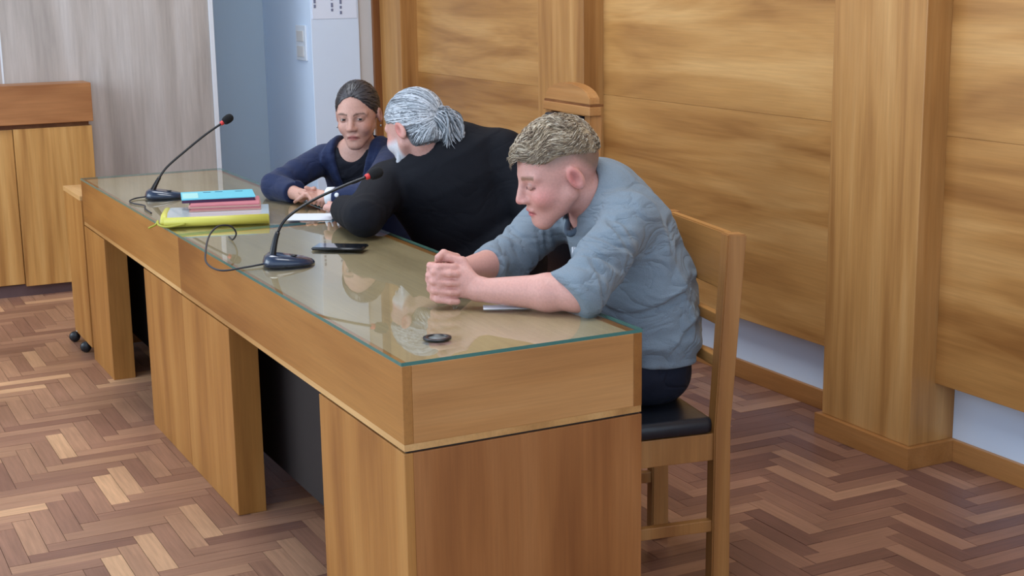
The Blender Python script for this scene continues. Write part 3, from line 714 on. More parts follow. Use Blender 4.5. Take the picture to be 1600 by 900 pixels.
class Head:
    """local frame: x to the face, y to the person's left, z up; origin between the ears at eye level"""
    def __init__(s, c, f, pitch=0.0, roll=0.0, scale=1.0, female=False, brow=1.0, lids=1.0, jaw=1.0):
        f = vn((f[0], f[1], 0)); l = np.array([-f[1], f[0], 0]); u = np.array([0, 0, 1.0])
        cp, sp = math.cos(pitch), math.sin(pitch)
        f2 = f * cp - u * sp; u2 = u * cp + f * sp
        cr, sr = math.cos(roll), math.sin(roll)
        l3 = l * cr + u2 * sr; u3 = u2 * cr - l * sr
        s.R = np.stack([f2, l3, u3]); s.c = np.asarray(c, float); s.k = scale; s.female = female; s.lids = lids; s.jaw = jaw
    def loc(s, p): return ((p - s.c) @ s.R.T) / s.k
    def wor(s, q): return s.c + (np.asarray(q, float) * s.k) @ s.R
    def sdf(s, p):
        q = s.loc(p); a = q.copy(); a[:, 1] = np.abs(a[:, 1])
        j = s.jaw
        d = ell(q, (-0.012, 0, 0.030), (0.099, 0.076, 0.087))
        d = smin(d, ell(q, (0.028, 0, -0.022), (0.064, 0.0605, 0.082)), 0.025)
        d = smin(d, cap(a, (0.0, 0.050 * j, -0.045), (0.066, 0.016 * j, -0.094), 0.020, 0.017), 0.022)
        d = smin(d, ell(q, (0.069, 0, -0.097), (0.019, 0.021 * j, 0.017)), 0.026)
        d = smin(d, ell(q, (0.064, 0, -0.060), (0.026, 0.032, 0.030)), 0.018)                     # mouth and upper jaw
        d = smin(d, cap(a, (0.078, 0.010, 0.019), (0.066, 0.048, 0.018), 0.010, 0.008), 0.014)     # brow ridge
        d = smin(d, ell(a, (0.058, 0.042 - .004 * s.female, -0.034), (0.026, 0.020, 0.022)), 0.02)                    # cheek bones
        d = smax(d, -ell(a, (0.099, 0.031, 0.000), (0.020, 0.019, 0.013)), 0.012)                  # eye sockets
        d = smin(d, ell(a, (0.0735, 0.031, -0.001), (0.0125, 0.0150, 0.0125)), 0.003)               # eyeballs with lids
        nb = cap(q, (0.085, 0, 0.012), (0.1060, 0, -0.031), 0.0085, 0.0108)
        nb = smin(nb, ell(a, (0.096, 0.0115, -0.035), (0.012, 0.0085, 0.008)), 0.006)
        d = smin(d, nb, 0.008)
        d = smin(d, ell(q, (0.0880, 0, -0.0605), (0.0095, 0.024, 0.0055)), 0.004)
        d = smin(d, ell(q, (0.0865, 0, -0.0715), (0.0095, 0.0205, 0.0065)), 0.004)
        d = smax(d, -cap(a, (0.0990, 0.0, -0.0660), (0.0845, 0.026, -0.0745), 0.0022, 0.0016), 0.004)   # mouth line
        # ears
        R = np.array([[0.94, 0, -0.34], [0, 1, 0], [0.34, 0, 0.94]])
        e = ell(a, (-0.017, 0.079, -0.008), (0.0185, 0.0095, 0.031), R)
        e = smax(e, -ell(a, (-0.013, 0.0905, -0.006), (0.0115, 0.0095, 0.022), R), 0.003)
        d = smin(d, e, 0.006)
        return d * s.k
    def tone(s, p, base, lip, blush, brow=None, eye=None, closed=False, stubble=None):
        q = s.loc(p); a = q.copy(); a[:, 1] = np.abs(a[:, 1])
        col = np.tile(base, (len(p), 1))
        def mixin(w, c):
            w = np.clip(w, 0, 1)[:, None]; col[:] = col * (1 - w) + np.asarray(c) * w
        near = np.linalg.norm(q, axis=1) < 0.16
        mixin(near * 0.55 * np.exp(-(((a - (0.065, 0.045, -0.03)) / (0.03, 0.03, 0.025)) ** 2).sum(1)), blush)
        mixin(near * 0.5 * np.exp(-(((a - (0.112, 0.0, -0.034)) / (0.014, 0.014, 0.012)) ** 2).sum(1)), blush)
        mixin(near * 0.75 * np.exp(-(((a - (-0.008, 0.086, -0.005)) / (0.02, 0.010, 0.03)) ** 2).sum(1)), blush)
        mixin(near * 0.45 * np.exp(-(((a - (-0.013, 0.083, -0.004)) / (0.009, 0.010, 0.017)) ** 2).sum(1)), blush * 0.45)  # shade in the hollow of the ear, painted into the skin tone
        if stubble is not None: mixin(near * 0.5 * np.clip((-0.035 - q[:, 2]) / 0.02, 0, 1) * np.clip((q[:, 0] + 0.03) / 0.03, 0, 1), stubble)
        mixin(near * np.clip(1.6 - (((a - np.stack([np.full(len(a), .0935), np.zeros(len(a)), -.0660 - 9 * a[:, 1] ** 2], 1)) / (0.020, 0.025, 0.0105)) ** 2).sum(1) * 1.5, 0, 1) * (q[:, 0] > 0.075), lip)
        mixin(near * np.clip(1.3 - np.abs(q[:, 2] + 0.0667 + 8 * a[:, 1] ** 2) / 0.0022, 0, 0.8) * (a[:, 1] < 0.025) * (q[:, 0] > 0.07), lip * 0.45)
        if brow is not None: mixin(near * np.clip(1.8 - np.abs(a[:, 2] - 0.0205 + (9.0 if s.female else 3.5) * (a[:, 1] - 0.033) ** 2) / (0.0022 if s.female else 0.0034), 0, 0.85) * (a[:, 1] > 0.012) * (a[:, 1] < 0.052) * (q[:, 0] > 0.05), brow)
        if eye is not None:
            r = (((a - (0.088, 0.031, -0.0005)) / (0.016, 0.0145, 0.0062)) ** 2).sum(1)
            if closed:
                mixin(near * np.clip(1.5 - np.abs(q[:, 2] + 0.006 - 6 * (a[:, 1] - 0.031) ** 2) / 0.0028, 0, 0.9) * (np.abs(a[:, 1] - 0.031) < 0.016) * (q[:, 0] > 0.06), eye)
                mixin(near * 0.35 * np.clip(1.3 - r / 2.5, 0, 1), eye)
            else:
                mixin(near * np.clip(2.0 - r / 1.6, 0, 0.30), eye)
        return col
    gaze = 0.0

def eyes(H, parent, lid, iris, up=20.0, low=16.0, yaw=0.0, closed=False):
    """front of each eyeball with lids, lash line, white and iris"""
    for sg in (1, -1):
        n = 44; az, el = np.meshgrid(np.linspace(-78, 78, n), np.linspace(-78, 78, n), indexing='ij'); az = az.ravel(); el = el.ravel()
        A, E = np.radians(az), np.radians(el)
        dirs = np.stack([np.cos(E) * np.cos(A), np.cos(E) * np.sin(A), np.sin(E)], 1)
        k = np.clip(1 - (az / 58.0) ** 2, -.3, 1)
        u = up * k; l_ = -low * k
        col = np.tile(np.asarray(lid, float), (len(az), 1))
        if closed:
            line = -24 - 10 * k; w = np.clip(1.4 - np.abs(el - line) / 6.0, 0, 1)[:, None]; col = col * (1 - .85 * w) + L3(92, 58, 50) * .85 * w
            w = np.clip(1.2 - np.abs(el - 26 - 8 * k) / 6.0, 0, .6)[:, None]; col = col * (1 - w) + np.asarray(lid) * .6 * w
        else:
            op = (el < u) & (el > l_); col[op] = L3(186, 176, 172)
            g = np.radians(yaw); gd = np.array([math.cos(g), math.sin(g), -.03]); ang = np.degrees(np.arccos(np.clip(dirs @ (gd / np.linalg.norm(gd)), -1, 1)))
            col[op & (ang < 27)] = iris; col[op & (ang < 12)] = L3(14, 10, 10)
            w = np.clip(1.5 - np.abs(el - u - 2) / 5.0, 0, 1)[:, None] * (k > -.05)[:, None]; col = col * (1 - .9 * w) + L3(34, 24, 24) * .9 * w
            w = np.clip(1.2 - np.abs(el - l_ + 1) / 4.0, 0, 1)[:, None] * (k > 0)[:, None]; col = col * (1 - .5 * w) + L3(92, 62, 58) * .5 * w
            w = np.clip(1.2 - np.abs(el - u - 24) / 6.0, 0, .55)[:, None]; col = col * (1 - w) + np.asarray(lid) * .55 * w
        q = np.array([.0745, .031 * sg, -.001]) + dirs * .0130
        i = np.arange(n * n).reshape(n, n); F = np.stack([i[:-1, :-1], i[1:, :-1], i[1:, 1:], i[:-1, 1:]], -1).reshape(-1, 4)
        mesh_obj('eye', H.wor(q), F, M['skin'], parent, col)

def strands(name, paths, rads, cols, parent, n=4):
    """many thin tapered locks in one hair mesh; every path has the same number of points"""
    P = np.asarray(paths, float); K, S, _ = P.shape
    T = np.gradient(P, axis=1); T /= np.linalg.norm(T, axis=2, keepdims=True) + 1e-9
    ref = np.array([0.31, 0.52, 0.79]); U = np.cross(T, ref); U /= np.linalg.norm(U, axis=2, keepdims=True) + 1e-9; W = np.cross(T, U)
    V = np.zeros((K, S, n, 3)); rr = np.asarray(rads)
    for k in range(n):
        a = 2 * math.pi * k / n; V[:, :, k] = P + (U * math.cos(a) + W * math.sin(a)) * rr[:, :, None]
    idx = np.arange(K * S * n).reshape(K, S, n); F = []
    for k in range(n):
        F.append(np.stack([idx[:, :-1, k], idx[:, :-1, (k + 1) % n], idx[:, 1:, (k + 1) % n], idx[:, 1:, k]], -1).reshape(-1, 4))
    C = np.repeat(np.asarray(cols), S * n, 0)
    return mesh_obj(name, V.reshape(-1, 3), np.concatenate(F), M['hair'], parent, C)

def finger(p, pts, r0, r1, k=0.004):
    n = len(pts); return chain(p, pts, [r0 + (r1 - r0) * i / (n - 1) for i in range(n)], k)
def cloth(name, rgb, rough=0.85, nscale=260, bump=0.25, noise=0.10, sheen=0.0, fold=0.4, fscale=9.0):
    """woven cloth: fine weave plus soft creases in the normal"""
    mt = plain(name, lin(*rgb), rough, noise, nscale, bump, spec=0.25)
    nt = mt.node_tree; L = nt.links.new; b = nt.nodes['Principled BSDF']; b.inputs['Sheen Weight'].default_value = sheen
    bp0 = [n for n in nt.nodes if n.bl_idname == 'ShaderNodeBump'][0]; tc = [n for n in nt.nodes if n.bl_idname == 'ShaderNodeTexCoord'][0]
    mp = nt.nodes.new('ShaderNodeMapping'); mp.inputs['Rotation'].default_value = (0.5, 0.3, 0.7); mp.inputs['Scale'].default_value = (1.0, 0.55, 1.5); L(tc.outputs['Object'], mp.inputs['Vector'])
    nz = nt.nodes.new('ShaderNodeTexNoise'); nz.inputs['Scale'].default_value = fscale; nz.inputs['Detail'].default_value = 2.5; nz.inputs['Distortion'].default_value = 0.9
    L(mp.outputs[0], nz.inputs['Vector'])
    m1 = nt.nodes.new('ShaderNodeMath'); m1.operation = 'SUBTRACT'; m1.inputs[1].default_value = 0.5; L(nz.outputs['Fac'], m1.inputs[0])
    m2 = nt.nodes.new('ShaderNodeMath'); m2.operation = 'ABSOLUTE'; L(m1.outputs[0], m2.inputs[0])
    m3 = nt.nodes.new('ShaderNodeMath'); m3.operation = 'POWER'; m3.inputs[1].default_value = 0.7; L(m2.outputs[0], m3.inputs[0])
    bp = nt.nodes.new('ShaderNodeBump'); bp.inputs['Strength'].default_value = fold; bp.inputs['Distance'].default_value = 0.05
    L(m3.outputs[0], bp.inputs['Height']); L(bp0.outputs['Normal'], bp.inputs['Normal']); L(bp.outputs['Normal'], b.inputs['Normal'])
    return mt

def creases(p, specs):
    """soft folds pressed into or raised from a cloth surface: centre, normal, across width, along direction, length, depth"""
    d = np.zeros(len(p))
    for c, n_, wd, t_, ln, dp in specs:
        q = p - c; u = q @ n_ + 6.0 * (q @ t_) ** 2 * (1 if dp > 0 else -1)
        d += dp * (np.exp(-(u / wd) ** 2) - .6 * np.exp(-((u - 1.7 * wd) / (1.2 * wd)) ** 2)) * np.exp(-((q @ t_) / ln) ** 2)
    return d
def arm_creases(a, b, n, seed, t0, t1, depth, rad, facing):
    r_ = np.random.RandomState(seed); ax = vn(b - a); out = []
    for i in range(n):
        t = t0 + (t1 - t0) * (i + r_.uniform(.2, .8)) / n
        f = vn(facing + r_.normal(size=3) * .45); f = vn(f - ax * (f @ ax)); s_ = np.cross(ax, f)
        tl = r_.uniform(-.55, .55); nn = vn(ax * math.cos(tl) + s_ * math.sin(tl)); tt = vn(np.cross(f, nn))
        out.append((a + (b - a) * t + f * rad, nn, r_.uniform(.0055, .010), tt, r_.uniform(.030, .060), depth * r_.uniform(.6, 1.2)))
    return out

def legs(parent, hipL, hipR, kneeL, kneeR, footL, footR, toe, mat, r=0.082, shoe_mat=None, pelvis=None, side=None, h=0.008):
    """seated trousers as one mesh plus two shoes"""
    def fn(p):
        d = trunk(p, pelvis, side, 0.04)
        for a, b, c in ((hipL, kneeL, footL), (hipR, kneeR, footR)):
            d = smin(d, smin(cap(p, a, b, r, r * 0.72), cap(p, b, c, r * 0.70, r * 0.56), 0.02), 0.03)
        return d + 0.0018 * wob(p, 55)
    pts = np.array([hipL, hipR, kneeL, kneeR, footL, footR] + [q[0] for q in pelvis])
    V, F = surface(fn, pts.min(0) - 0.2, pts.max(0) + 0.2, h)
    o = mesh_obj('trousers', V, F, mat, parent)
    t = np.array([toe[0], toe[1], 0.0])
    for a in (footL, footR):
        a = np.asarray(a, float); g = np.array([a[0], a[1], 0.0])
        def fs(p, g=g):
            d = smin(cap(p, g + (0, 0, 0.045) - t * 0.05, g + (0, 0, 0.036) + t * 0.16, 0.044, 0.036), cap(p, g + (0, 0, 0.05), g + (0, 0, 0.10), 0.042, 0.040), 0.03)
            return smax(d, -(p[:, 2] - 0.0015), 0.006)
        V, F = surface(fs, np.minimum(g, g + t * 0.2) - 0.1, np.maximum(g, g + t * 0.2) + 0.16, 0.007)
        mesh_obj('shoe', V, F, shoe_mat, parent)
    return o
M['shoe'] = plain('black_shoe_leather', lin(20, 20, 22), 0.35, 0.1)

def A3(*v): return np.array(v, float)
def lerp(a, b, t): return a + (b - a) * t

# ================================================================== man in the grey sweater
man = thing('person', 'young man in grey sweater, head bowed, bare forearms and clasped hands on desk', 'person', (0.80, 0.46, 0))
man_h = Head((0.632, 0.475, 1.066), (-0.98, 0.18), pitch=0.30, roll=-0.03, scale=1.06, jaw=1.08)
SIDE1 = A3(0.17, 0.985, 0)
T1 = [(A3(.845, .425, .575), .150, .105), (A3(.860, .43, .65), .150, .108), (A3(.850, .445, .76), .160, .110), (A3(.815, .475, .88), .168, .106), (A3(.782, .50, .965), .140, .080), (A3(.765, .505, 1.01), .075, .060)]
shL, shR = A3(.752, .325, .955), A3(.800, .680, .965)
elL, elR = A3(.548, .222, .812), A3(.575, .655, .812)
wrL, wrR = A3(.372, .398, .808), A3(.378, .512, .836)
He, Hn, Hz = vn((-0.98, 0.17, 0.0)), vn((-0.17, -0.98, 0)), A3(0, 0, 1)
HO = A3(.320, .456, .828)
def hp(e, n_, z): return HO + He * e + Hn * n_ + Hz * z
def man_hands(p):
    d = eseg(p, wrL + (0, 0, .004), hp(-.002, .020, .002), (.029, .019), (.041, .014), Hz)
    d = smin(d, eseg(p, wrR, hp(-.002, -.020, .004), (.028, .019), (.040, .014), Hz), .01)
    zs = (.036, .013, -.010, -.032)
    f = None
    for i, z in enumerate(zs):
        ln = (1.0, 1.08, 1.02, .86)[i]
        a = finger(p, [hp(-.004, .026, z), hp(.030 * ln, .024, z + .003), hp(.047 * ln, .004, z + .002), hp(.043 * ln, -.018, z), hp(.012, -.036, z - .002)], .0098, .0076)
        z2 = z - .0115
        b = finger(p, [hp(-.004, -.026, z2), hp(.030 * ln, -.024, z2 + .004), hp(.046 * ln, -.004, z2 + .003), hp(.041 * ln, .020, z2 + .002), hp(.008, .0375, z2 - .001), hp(-.008, .0385, z2 - .003)], .0100, .0080)
        q = smin(a, b, .0018); f = q if f is None else smin(f, q, .0018)
    tL = finger(p, [wrL + (-.012, .012, .026), hp(-.030, .012, .046), hp(.004, .004, .056), hp(.026, -.008, .050)], .0135, .0085)
    tR = finger(p, [wrR + (-.012, -.012, .024), hp(-.022, -.014, .050), hp(.012, -.002, .066), hp(.030, .012, .060)], .0135, .0085)
    d = smin(d, smin(tL, tR, .002), .007)
    return smin(d, f, .0045)
def man_body(p):
    d = trunk(p, T1, SIDE1, .05)
    for s, e in ((shL, elL), (shR, elR)): d = smin(d, cap(p, s, e, .052, .042), .03)
    near = np.linalg.norm(p - A3(.45, .42, .84), axis=1) < .34
    arm = smin(cap(p, elL, lerp(elL, wrL, .30), .040, .0445), cap(p, lerp(elL, wrL, .30), wrL, .0445, .0275), .015)
    arm = smin(arm, smin(cap(p, elR, lerp(elR, wrR, .3), .041, .044), cap(p, lerp(elR, wrR, .3), wrR, .044, .0275), .015), .01)
    d = smin(d, arm, .02)
    h = np.linalg.norm(p - HO, axis=1) < .13
    if h.any():
        d2 = d.copy(); d2[h] = smin(d[h], man_hands(p[h]), .010); d = d2
    n0 = man_h.wor((-.030, 0, -.055)); n1 = A3(.775, .502, .985)
    d = smin(d, cap(p, n0, n1, .056, .066), .03)
    hh = np.linalg.norm(p - man_h.c, axis=1) < .22
    if hh.any():
        d2 = d.copy(); d2[hh] = smin(d[hh], man_h.sdf(p[hh]), .014); d = d2
    return d
V, F = surface(man_body, (.22, .12, .36), (1.06, .86, 1.24), .0037)
skin1 = L3(208, 156, 144)
c1 = man_h.tone(V, skin1, L3(196, 104, 104), L3(214, 120, 116), brow=L3(132, 100, 78), eye=L3(104, 64, 58), closed=True, stubble=L3(198, 142, 128))
q = man_h.loc(V); side = (np.linalg.norm(q, axis=1) < .16)
hl = .020 + np.where(q[:, 0] < -.03, -(q[:, 0] + .03) * -0.0 - .055 * np.clip((-.03 - q[:, 0]) / .05, 0, 1), 0.0)
w = np.clip((q[:, 2] - hl) / .030, 0, 1) * np.clip((.052 - q[:, 0]) / .02, 0, 1) * side
w *= (np.abs(q[:, 1]) < .081)
c1 = c1 * (1 - .85 * w[:, None]) + L3(126, 106, 92) * .85 * w[:, None]
# pinker hands
hd = np.exp(-np.sum((V - hp(.02, .0, 0)) ** 2, 1) / .05 ** 2)[:, None]; c1 = c1 * (1 - .35 * hd) + L3(220, 146, 136) * .35 * hd
man_body_o = mesh_obj('body', V, F, M['skin'], man, c1)
eyes(man_h, man_body_o, skin1 * .82, L3(70, 90, 110), closed=True)

NKa, NKb = A3(.825, .505, 1.050), A3(.672, .480, .900)      # nape and point of the V
NKc = (NKa + NKb) / 2; NKd = vn(NKb - NKa); NKl = np.linalg.norm(NKb - NKa) / 2; SIDE1n = vn(SIDE1 - NKd * (SIDE1 @ NKd))
uaL = vn(elL - shL); faR = vn(wrR - elR)
CRL = arm_creases(shL, elL, 11, 4, .18, 1.02, .0075, .065, A3(-.45, -.75, .35))
CRR = arm_creases(shR, elR, 9, 6, .25, 1.0, .0075, .065, A3(-.3, -.75, .5))
CRT = []
_r = np.random.RandomState(2)
for i in range(13):      # drag lines from the armpit over the back and round the waist
    c_ = A3(_r.uniform(.82, .97), _r.uniform(.28, .40), _r.uniform(.60, .92)); f_ = vn(A3(.55, -.83, 0)); tl = _r.uniform(-.5, .9)
    nn_ = vn(A3(-.83 * math.sin(tl), -.55 * math.sin(tl), math.cos(tl))); CRT.append((c_, nn_, _r.uniform(.007, .013), vn(np.cross(f_, nn_)), _r.uniform(.05, .10), .0055 * _r.uniform(.5, 1.2)))
def man_sweater(p):
    d = trunk(p, [(c + (0.004, 0, 0), w_ + .018 + .006 * (c[2] < .66), d_ + .018 + .006 * (c[2] < .66)) for c, w_, d_ in T1], SIDE1, .05)
    d = smax(d, -(p[:, 2] - (.590 + .012 * np.sin(p[:, 1] * 22))), .014)
    sl = smin(cap(p, shL, lerp(shL, elL, 1.0), .071, .061), cap(p, elL, lerp(elL, wrL, .2), .058, .05), .02)
    sl = smax(sl, (p - elL) @ vn(uaL + .35 * vn(wrL - elL)) - .026, .010)
    sr = smin(cap(p, shR, elR, .071, .060), cap(p, elR, lerp(elR, wrR, .55), .060, .053), .03)
    sr = smax(sr, (p - lerp(elR, wrR, .46)) @ faR, .010)
    def folds(d_, a, b, amp, fr):
        ab = b - a; t = ((p - a) @ ab) / (ab @ ab); g = np.clip(1.2 - 2.2 * np.abs(t - .72), 0, 1)
        ph = t * fr + (p @ A3(.5, -.6, .6)) * 55 + wob(p, 20, 6) * 1.7
        return d_ + amp * g * np.clip(.45 + .7 * wob(p, 15, 6, 7), 0, 1.2) * (np.abs(np.sin(ph)) - .5)
    sl = sl + creases(p, CRL); sr = sr + creases(p, CRR)
    d = d + creases(p, CRT)
    d = smin(d, smin(sl, sr, .02), .028)
    d = d + .0065 * (np.abs(wob(p @ np.array([[1, .3, .5], [.2, 1, -.3], [.1, .2, .35]]), 26, 8, 3)) - .7) + .0016 * wob(p, 62, 6, 9)
    # folds fanning from the armpit and slack above the hem
    d = d + .004 * np.clip(1 - np.abs(p[:, 2] - .60) / .10, 0, 1) * np.sin(p[:, 2] * 95 + 2.0 * wob(p, 9, 4, 2))
    # neck opening, V at the front
    n0 = man_h.wor((-.030, 0, -.055)); n1 = A3(.79, .502, .95)
    d = smax(d, -cap(p, n0, A3(.768, .502, .995), .066, .074), .008)
    d = smax(d, -ell(p, NKc, (.100, .080, .055), np.stack([NKd, SIDE1n, np.cross(NKd, SIDE1n)])), .008)
    return d
V, F = surface(man_sweater, (.35, .10, .46), (1.10, .90, 1.10), .0044)
M['sweater'] = cloth('grey_blue_knit', (124, 137, 148), .9, 420, .5, .18, .1, fold=.42)
sw = mesh_obj('sweater', V, F, M['sweater'], man)
# ribbed collar round the neck opening, running down into the V
ring = []
for k in range(41):
    a = 2 * math.pi * k / 40
    ring.append(NKc + NKd * (NKl * .97 * math.cos(a)) + SIDE1n * (.081 * math.sin(a) * (1.0 - .28 * max(0, math.cos(a)))) + A3(-.004, 0, .004))
MB().tube([tuple(v) for v in ring], .0085, 10, False).build('collar', cloth('dark_grey_rib', (84, 98, 114), .9, 500, .4, .1), sw, True)
for k, (dx, w_) in enumerate(((0.0, .004), (.014, .005), (.026, .004))):
    pc = A3(.667, .455 - dx, .862)
    MB().box(pc[0] - .004, pc[0] + .006, pc[1] - w_, pc[1] + w_, pc[2] - .016, pc[2] + .014, .001).build('chest_letter', M['paper'], sw)
M['navy_trouser'] = cloth('navy_trousers', (24, 28, 42), .85, 300, .2, .12)
legs(man, A3(.80, .345, .555), A3(.83, .525, .555), A3(.42, .40, .535), A3(.44, .60, .535), A3(.40, .40, .10), A3(.42, .60, .10), (-.98, .17), M['navy_trouser'], .080, M['shoe'],
     [(A3(.862, .425, .550), .170, .112), (A3(.852, .43, .60), .150, .108)], SIDE1)
# hair: cropped cap plus combed-forward locks
def cap_hair(H_, p, c, r, cut, k=.008):
    q = H_.loc(p); d = ell(q, c, r)
    return smax(d, cut(q), k) * H_.k
def cut1(q): return -(q[:, 2] - (.047 + .010 * np.sin(q[:, 1] * 90) * .2 + .055 * np.clip(q[:, 0] / .09, 0, 1) ** 2 * .25 - .02 * np.clip((-q[:, 0] - .03) / .06, 0, 1)))
V, F = surface(lambda p: cap_hair(man_h, p, (-.010, 0, .034), (.106, .080, .094), cut1) + .0022 * wob(p, 150, 8), man_h.c - .17, man_h.c + .17, .004)
def hairtone(V, cols, f=90, seed=0):
    t = np.clip(.5 + .35 * wob(V, f, 8, seed), 0, 1)[:, None]; return cols[0] * (1 - t) + cols[1] * t
hr = mesh_obj('hair', V, F, M['hair'], man, hairtone(V, (L3(128, 110, 88), L3(176, 158, 130))))
rs = np.random.RandomState(5); paths = []; rads = []; cols = []
pal = [L3(190, 174, 150), L3(164, 146, 122), L3(134, 116, 96), L3(206, 194, 174), L3(116, 98, 82)]
while len(paths) < 2800:
    v = rs.normal(size=3); v /= np.linalg.norm(v)
    q0 = A3(-.010, 0, .034) + v * A3(.104, .078, .092)
    lim = cut1(q0[None])[0]
    if lim > -.004: continue
    nrm = vn(v / A3(.106, .080, .094)); flow = vn(A3(1.0, .75 * math.sin(q0[0] * 75 + q0[1] * 45 + q0[2] * 50) + rs.normal() * .16, .45 * math.sin(q0[0] * 60 - q0[1] * 70) + rs.normal() * .12)); flow = vn(flow - nrm * (flow @ nrm))
    ln = (.013 + .013 * np.clip((q0[2] - .05) / .07, 0, 1) + .010 * (q0[0] > .06)) * rs.uniform(.7, 1.2)
    pts = []; bend = rs.normal(size=3) * .25
    for s_ in np.linspace(0, 1, 5):
        up = .38 * math.sin(s_ * 2.6) * ln * rs.uniform(.8, 1.1)
        pts.append(q0 - nrm * .003 + flow * ln * s_ + nrm * (up + .004 * s_) + bend * ln * s_ * s_ * .4 - nrm * (ln * s_) ** 2 * 4)
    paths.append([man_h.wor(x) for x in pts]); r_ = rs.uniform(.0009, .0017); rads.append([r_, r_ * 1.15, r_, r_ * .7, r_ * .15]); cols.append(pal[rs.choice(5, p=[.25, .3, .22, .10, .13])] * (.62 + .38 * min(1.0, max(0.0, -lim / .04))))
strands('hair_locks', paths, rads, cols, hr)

# ================================================================== grey-haired man in the black suit
old = thing('person', 'grey-haired man with ponytail in black suit, seen from behind, leaning on desk', 'person', (0.95, 1.57, 0))
old_h = Head((0.728, 1.600, 1.078), (-0.40, 0.91), pitch=0.34, roll=0.04, scale=1.02, jaw=1.1)
SIDE2 = vn((0.80, -0.57, 0.22))
T2 = [(A3(.99, 1.575, .585), .165, .115), (A3(.965, 1.57, .66), .165, .115), (A3(.905, 1.565, .80), .180, .112), (A3(.845, 1.565, .91), .185, .100), (A3(.815, 1.570, .975), .165, .078), (A3(.80, 1.577, 1.005), .08, .06)]
sL2, sR2 = A3(.660, 1.675, .895), A3(.985, 1.450, 1.000)
eL2, eR2 = A3(.490, 1.455, .830), A3(1.035, 1.330, .765)
wL2, wR2 = A3(.520, 1.720, .818), A3(.86, 1.50, .640)
def simple_hand(p, w, dirv, up):
    """relaxed hand: palm, four slightly curled fingers, thumb from the side of the palm"""
    dirv = vn(dirv); up = vn(up - dirv * (up @ dirv)); sd = np.cross(dirv, up)
    d = eseg(p, w, w + dirv * .085, (.026, .016), (.040, .014), sd)
    for i, (o_, l_) in enumerate(((-.030, .070), (-.010, .080), (.011, .074), (.030, .058))):
        b = w + dirv * .085 + sd * o_
        d = smin(d, finger(p, [b, b + dirv * l_ * .5 + up * .004, b + dirv * l_ * .8 - up * .010, b + dirv * l_ - up * .024], .0095, .0072), .005)
    b = w + dirv * .028 - sd * .024
    return smin(d, finger(p, [b, b + dirv * .030 - sd * .022, b + dirv * .062 - sd * .024 - up * .008], .013, .0085), .008)
def old_body(p):
    d = trunk(p, T2, SIDE2, .05)
    for s, e, w in ((sL2, eL2, wL2), (sR2, eR2, wR2)): d = smin(d, smin(cap(p, s, e, .050, .042), cap(p, e, w, .042, .028), .02), .03)
    d = smin(d, simple_hand(p, wL2, A3(.25, 1, -.02), A3(0, 0, 1)), .012)
    d = smin(d, simple_hand(p, wR2, A3(-.8, .5, -.05), A3(0, 0, 1)), .012)
    d = smin(d, cap(p, old_h.wor((-.030, 0, -.05)), A3(.805, 1.575, .96), .056, .064), .03)
    return smin(d, old_h.sdf(p), .014)
V, F = surface(old_body, (.40, 1.22, .38), (1.20, 2.00, 1.26), .0046)
sk2 = L3(208, 160, 148)
c2_ = old_h.tone(V, sk2, L3(180, 110, 104), L3(206, 112, 104), brow=L3(200, 200, 200), eye=L3(110, 80, 72))
q = old_h.loc(V); br = (np.linalg.norm(q, axis=1) < .17) * np.clip((-.020 - q[:, 2]) / .02, 0, 1) * np.clip((q[:, 0] - .012) / .012, 0, 1) * np.clip((-.0 - q[:, 2]) / .01, 0, 1)
c2_ = c2_ * (1 - .9 * br[:, None]) + L3(216, 218, 224) * .9 * br[:, None]
old_body_o = mesh_obj('body', V, F, M['skin'], old, c2_)
eyes(old_h, old_body_o, sk2 * .85, L3(60, 70, 80))
def old_suit(p):
    d = trunk(p, [(c, w_ + .020, d_ + .020) for c, w_, d_ in T2] + [(A3(.772, 1.586, 1.045), .070, .066)], SIDE2, .05)
    d = smax(d, -(p[:, 2] - .47), .02)
    for s, e, w, t in ((sL2, eL2, wL2, .92), (sR2, eR2, wR2, .95)):
        a = smin(cap(p, s, e, .074, .058), cap(p, e, w, .057, .044), .02)
        a = smax(a, (p - lerp(e, w, t)) @ vn(w - e), .006)
        ab = e - s; tt = ((p - s) @ ab) / (ab @ ab)
        a = a + .007 * np.clip(1.15 - 2.0 * np.abs(tt - .75), 0, 1) * np.clip(.5 + .7 * wob(p, 14, 6, 7), 0, 1) * (np.abs(np.sin(tt * 9 + (p @ A3(.5, -.6, .6)) * 40 + 1.6 * wob(p, 18, 5))) - .5)
        d = smin(d, a, .03)
    d = d + .0030 * wob(p * np.array([1, 1, .5]), 18, 7, 5)
    d = smax(d, -cap(p, old_h.wor((-.03, 0, -.05)), A3(.80, 1.577, .985), .060, .062), .008)
    return d
V, F = surface(old_suit, (.38, 1.20, .40), (1.22, 2.00, 1.10), .0060)
M['suit'] = cloth('black_suit_wool', (15, 17, 25), .8, 380, .2, .12, .0, fold=.14, fscale=6)
su = mesh_obj('jacket', V, F, M['suit'], old)
ax2 = vn(old_h.wor((-.03, 0, -.05)) - A3(.80, 1.577, .975)); g1 = vn(np.cross(ax2, A3(0, 0, 1))); g2 = np.cross(ax2, g1)
MB().tube([tuple(A3(.772, 1.586, 1.046) + g1 * .066 * math.cos(a) + g2 * .066 * math.sin(a)) for a in np.linspace(0, 2 * math.pi, 33)], .013, 10, False).build('jacket_collar', M['suit'], su, True)
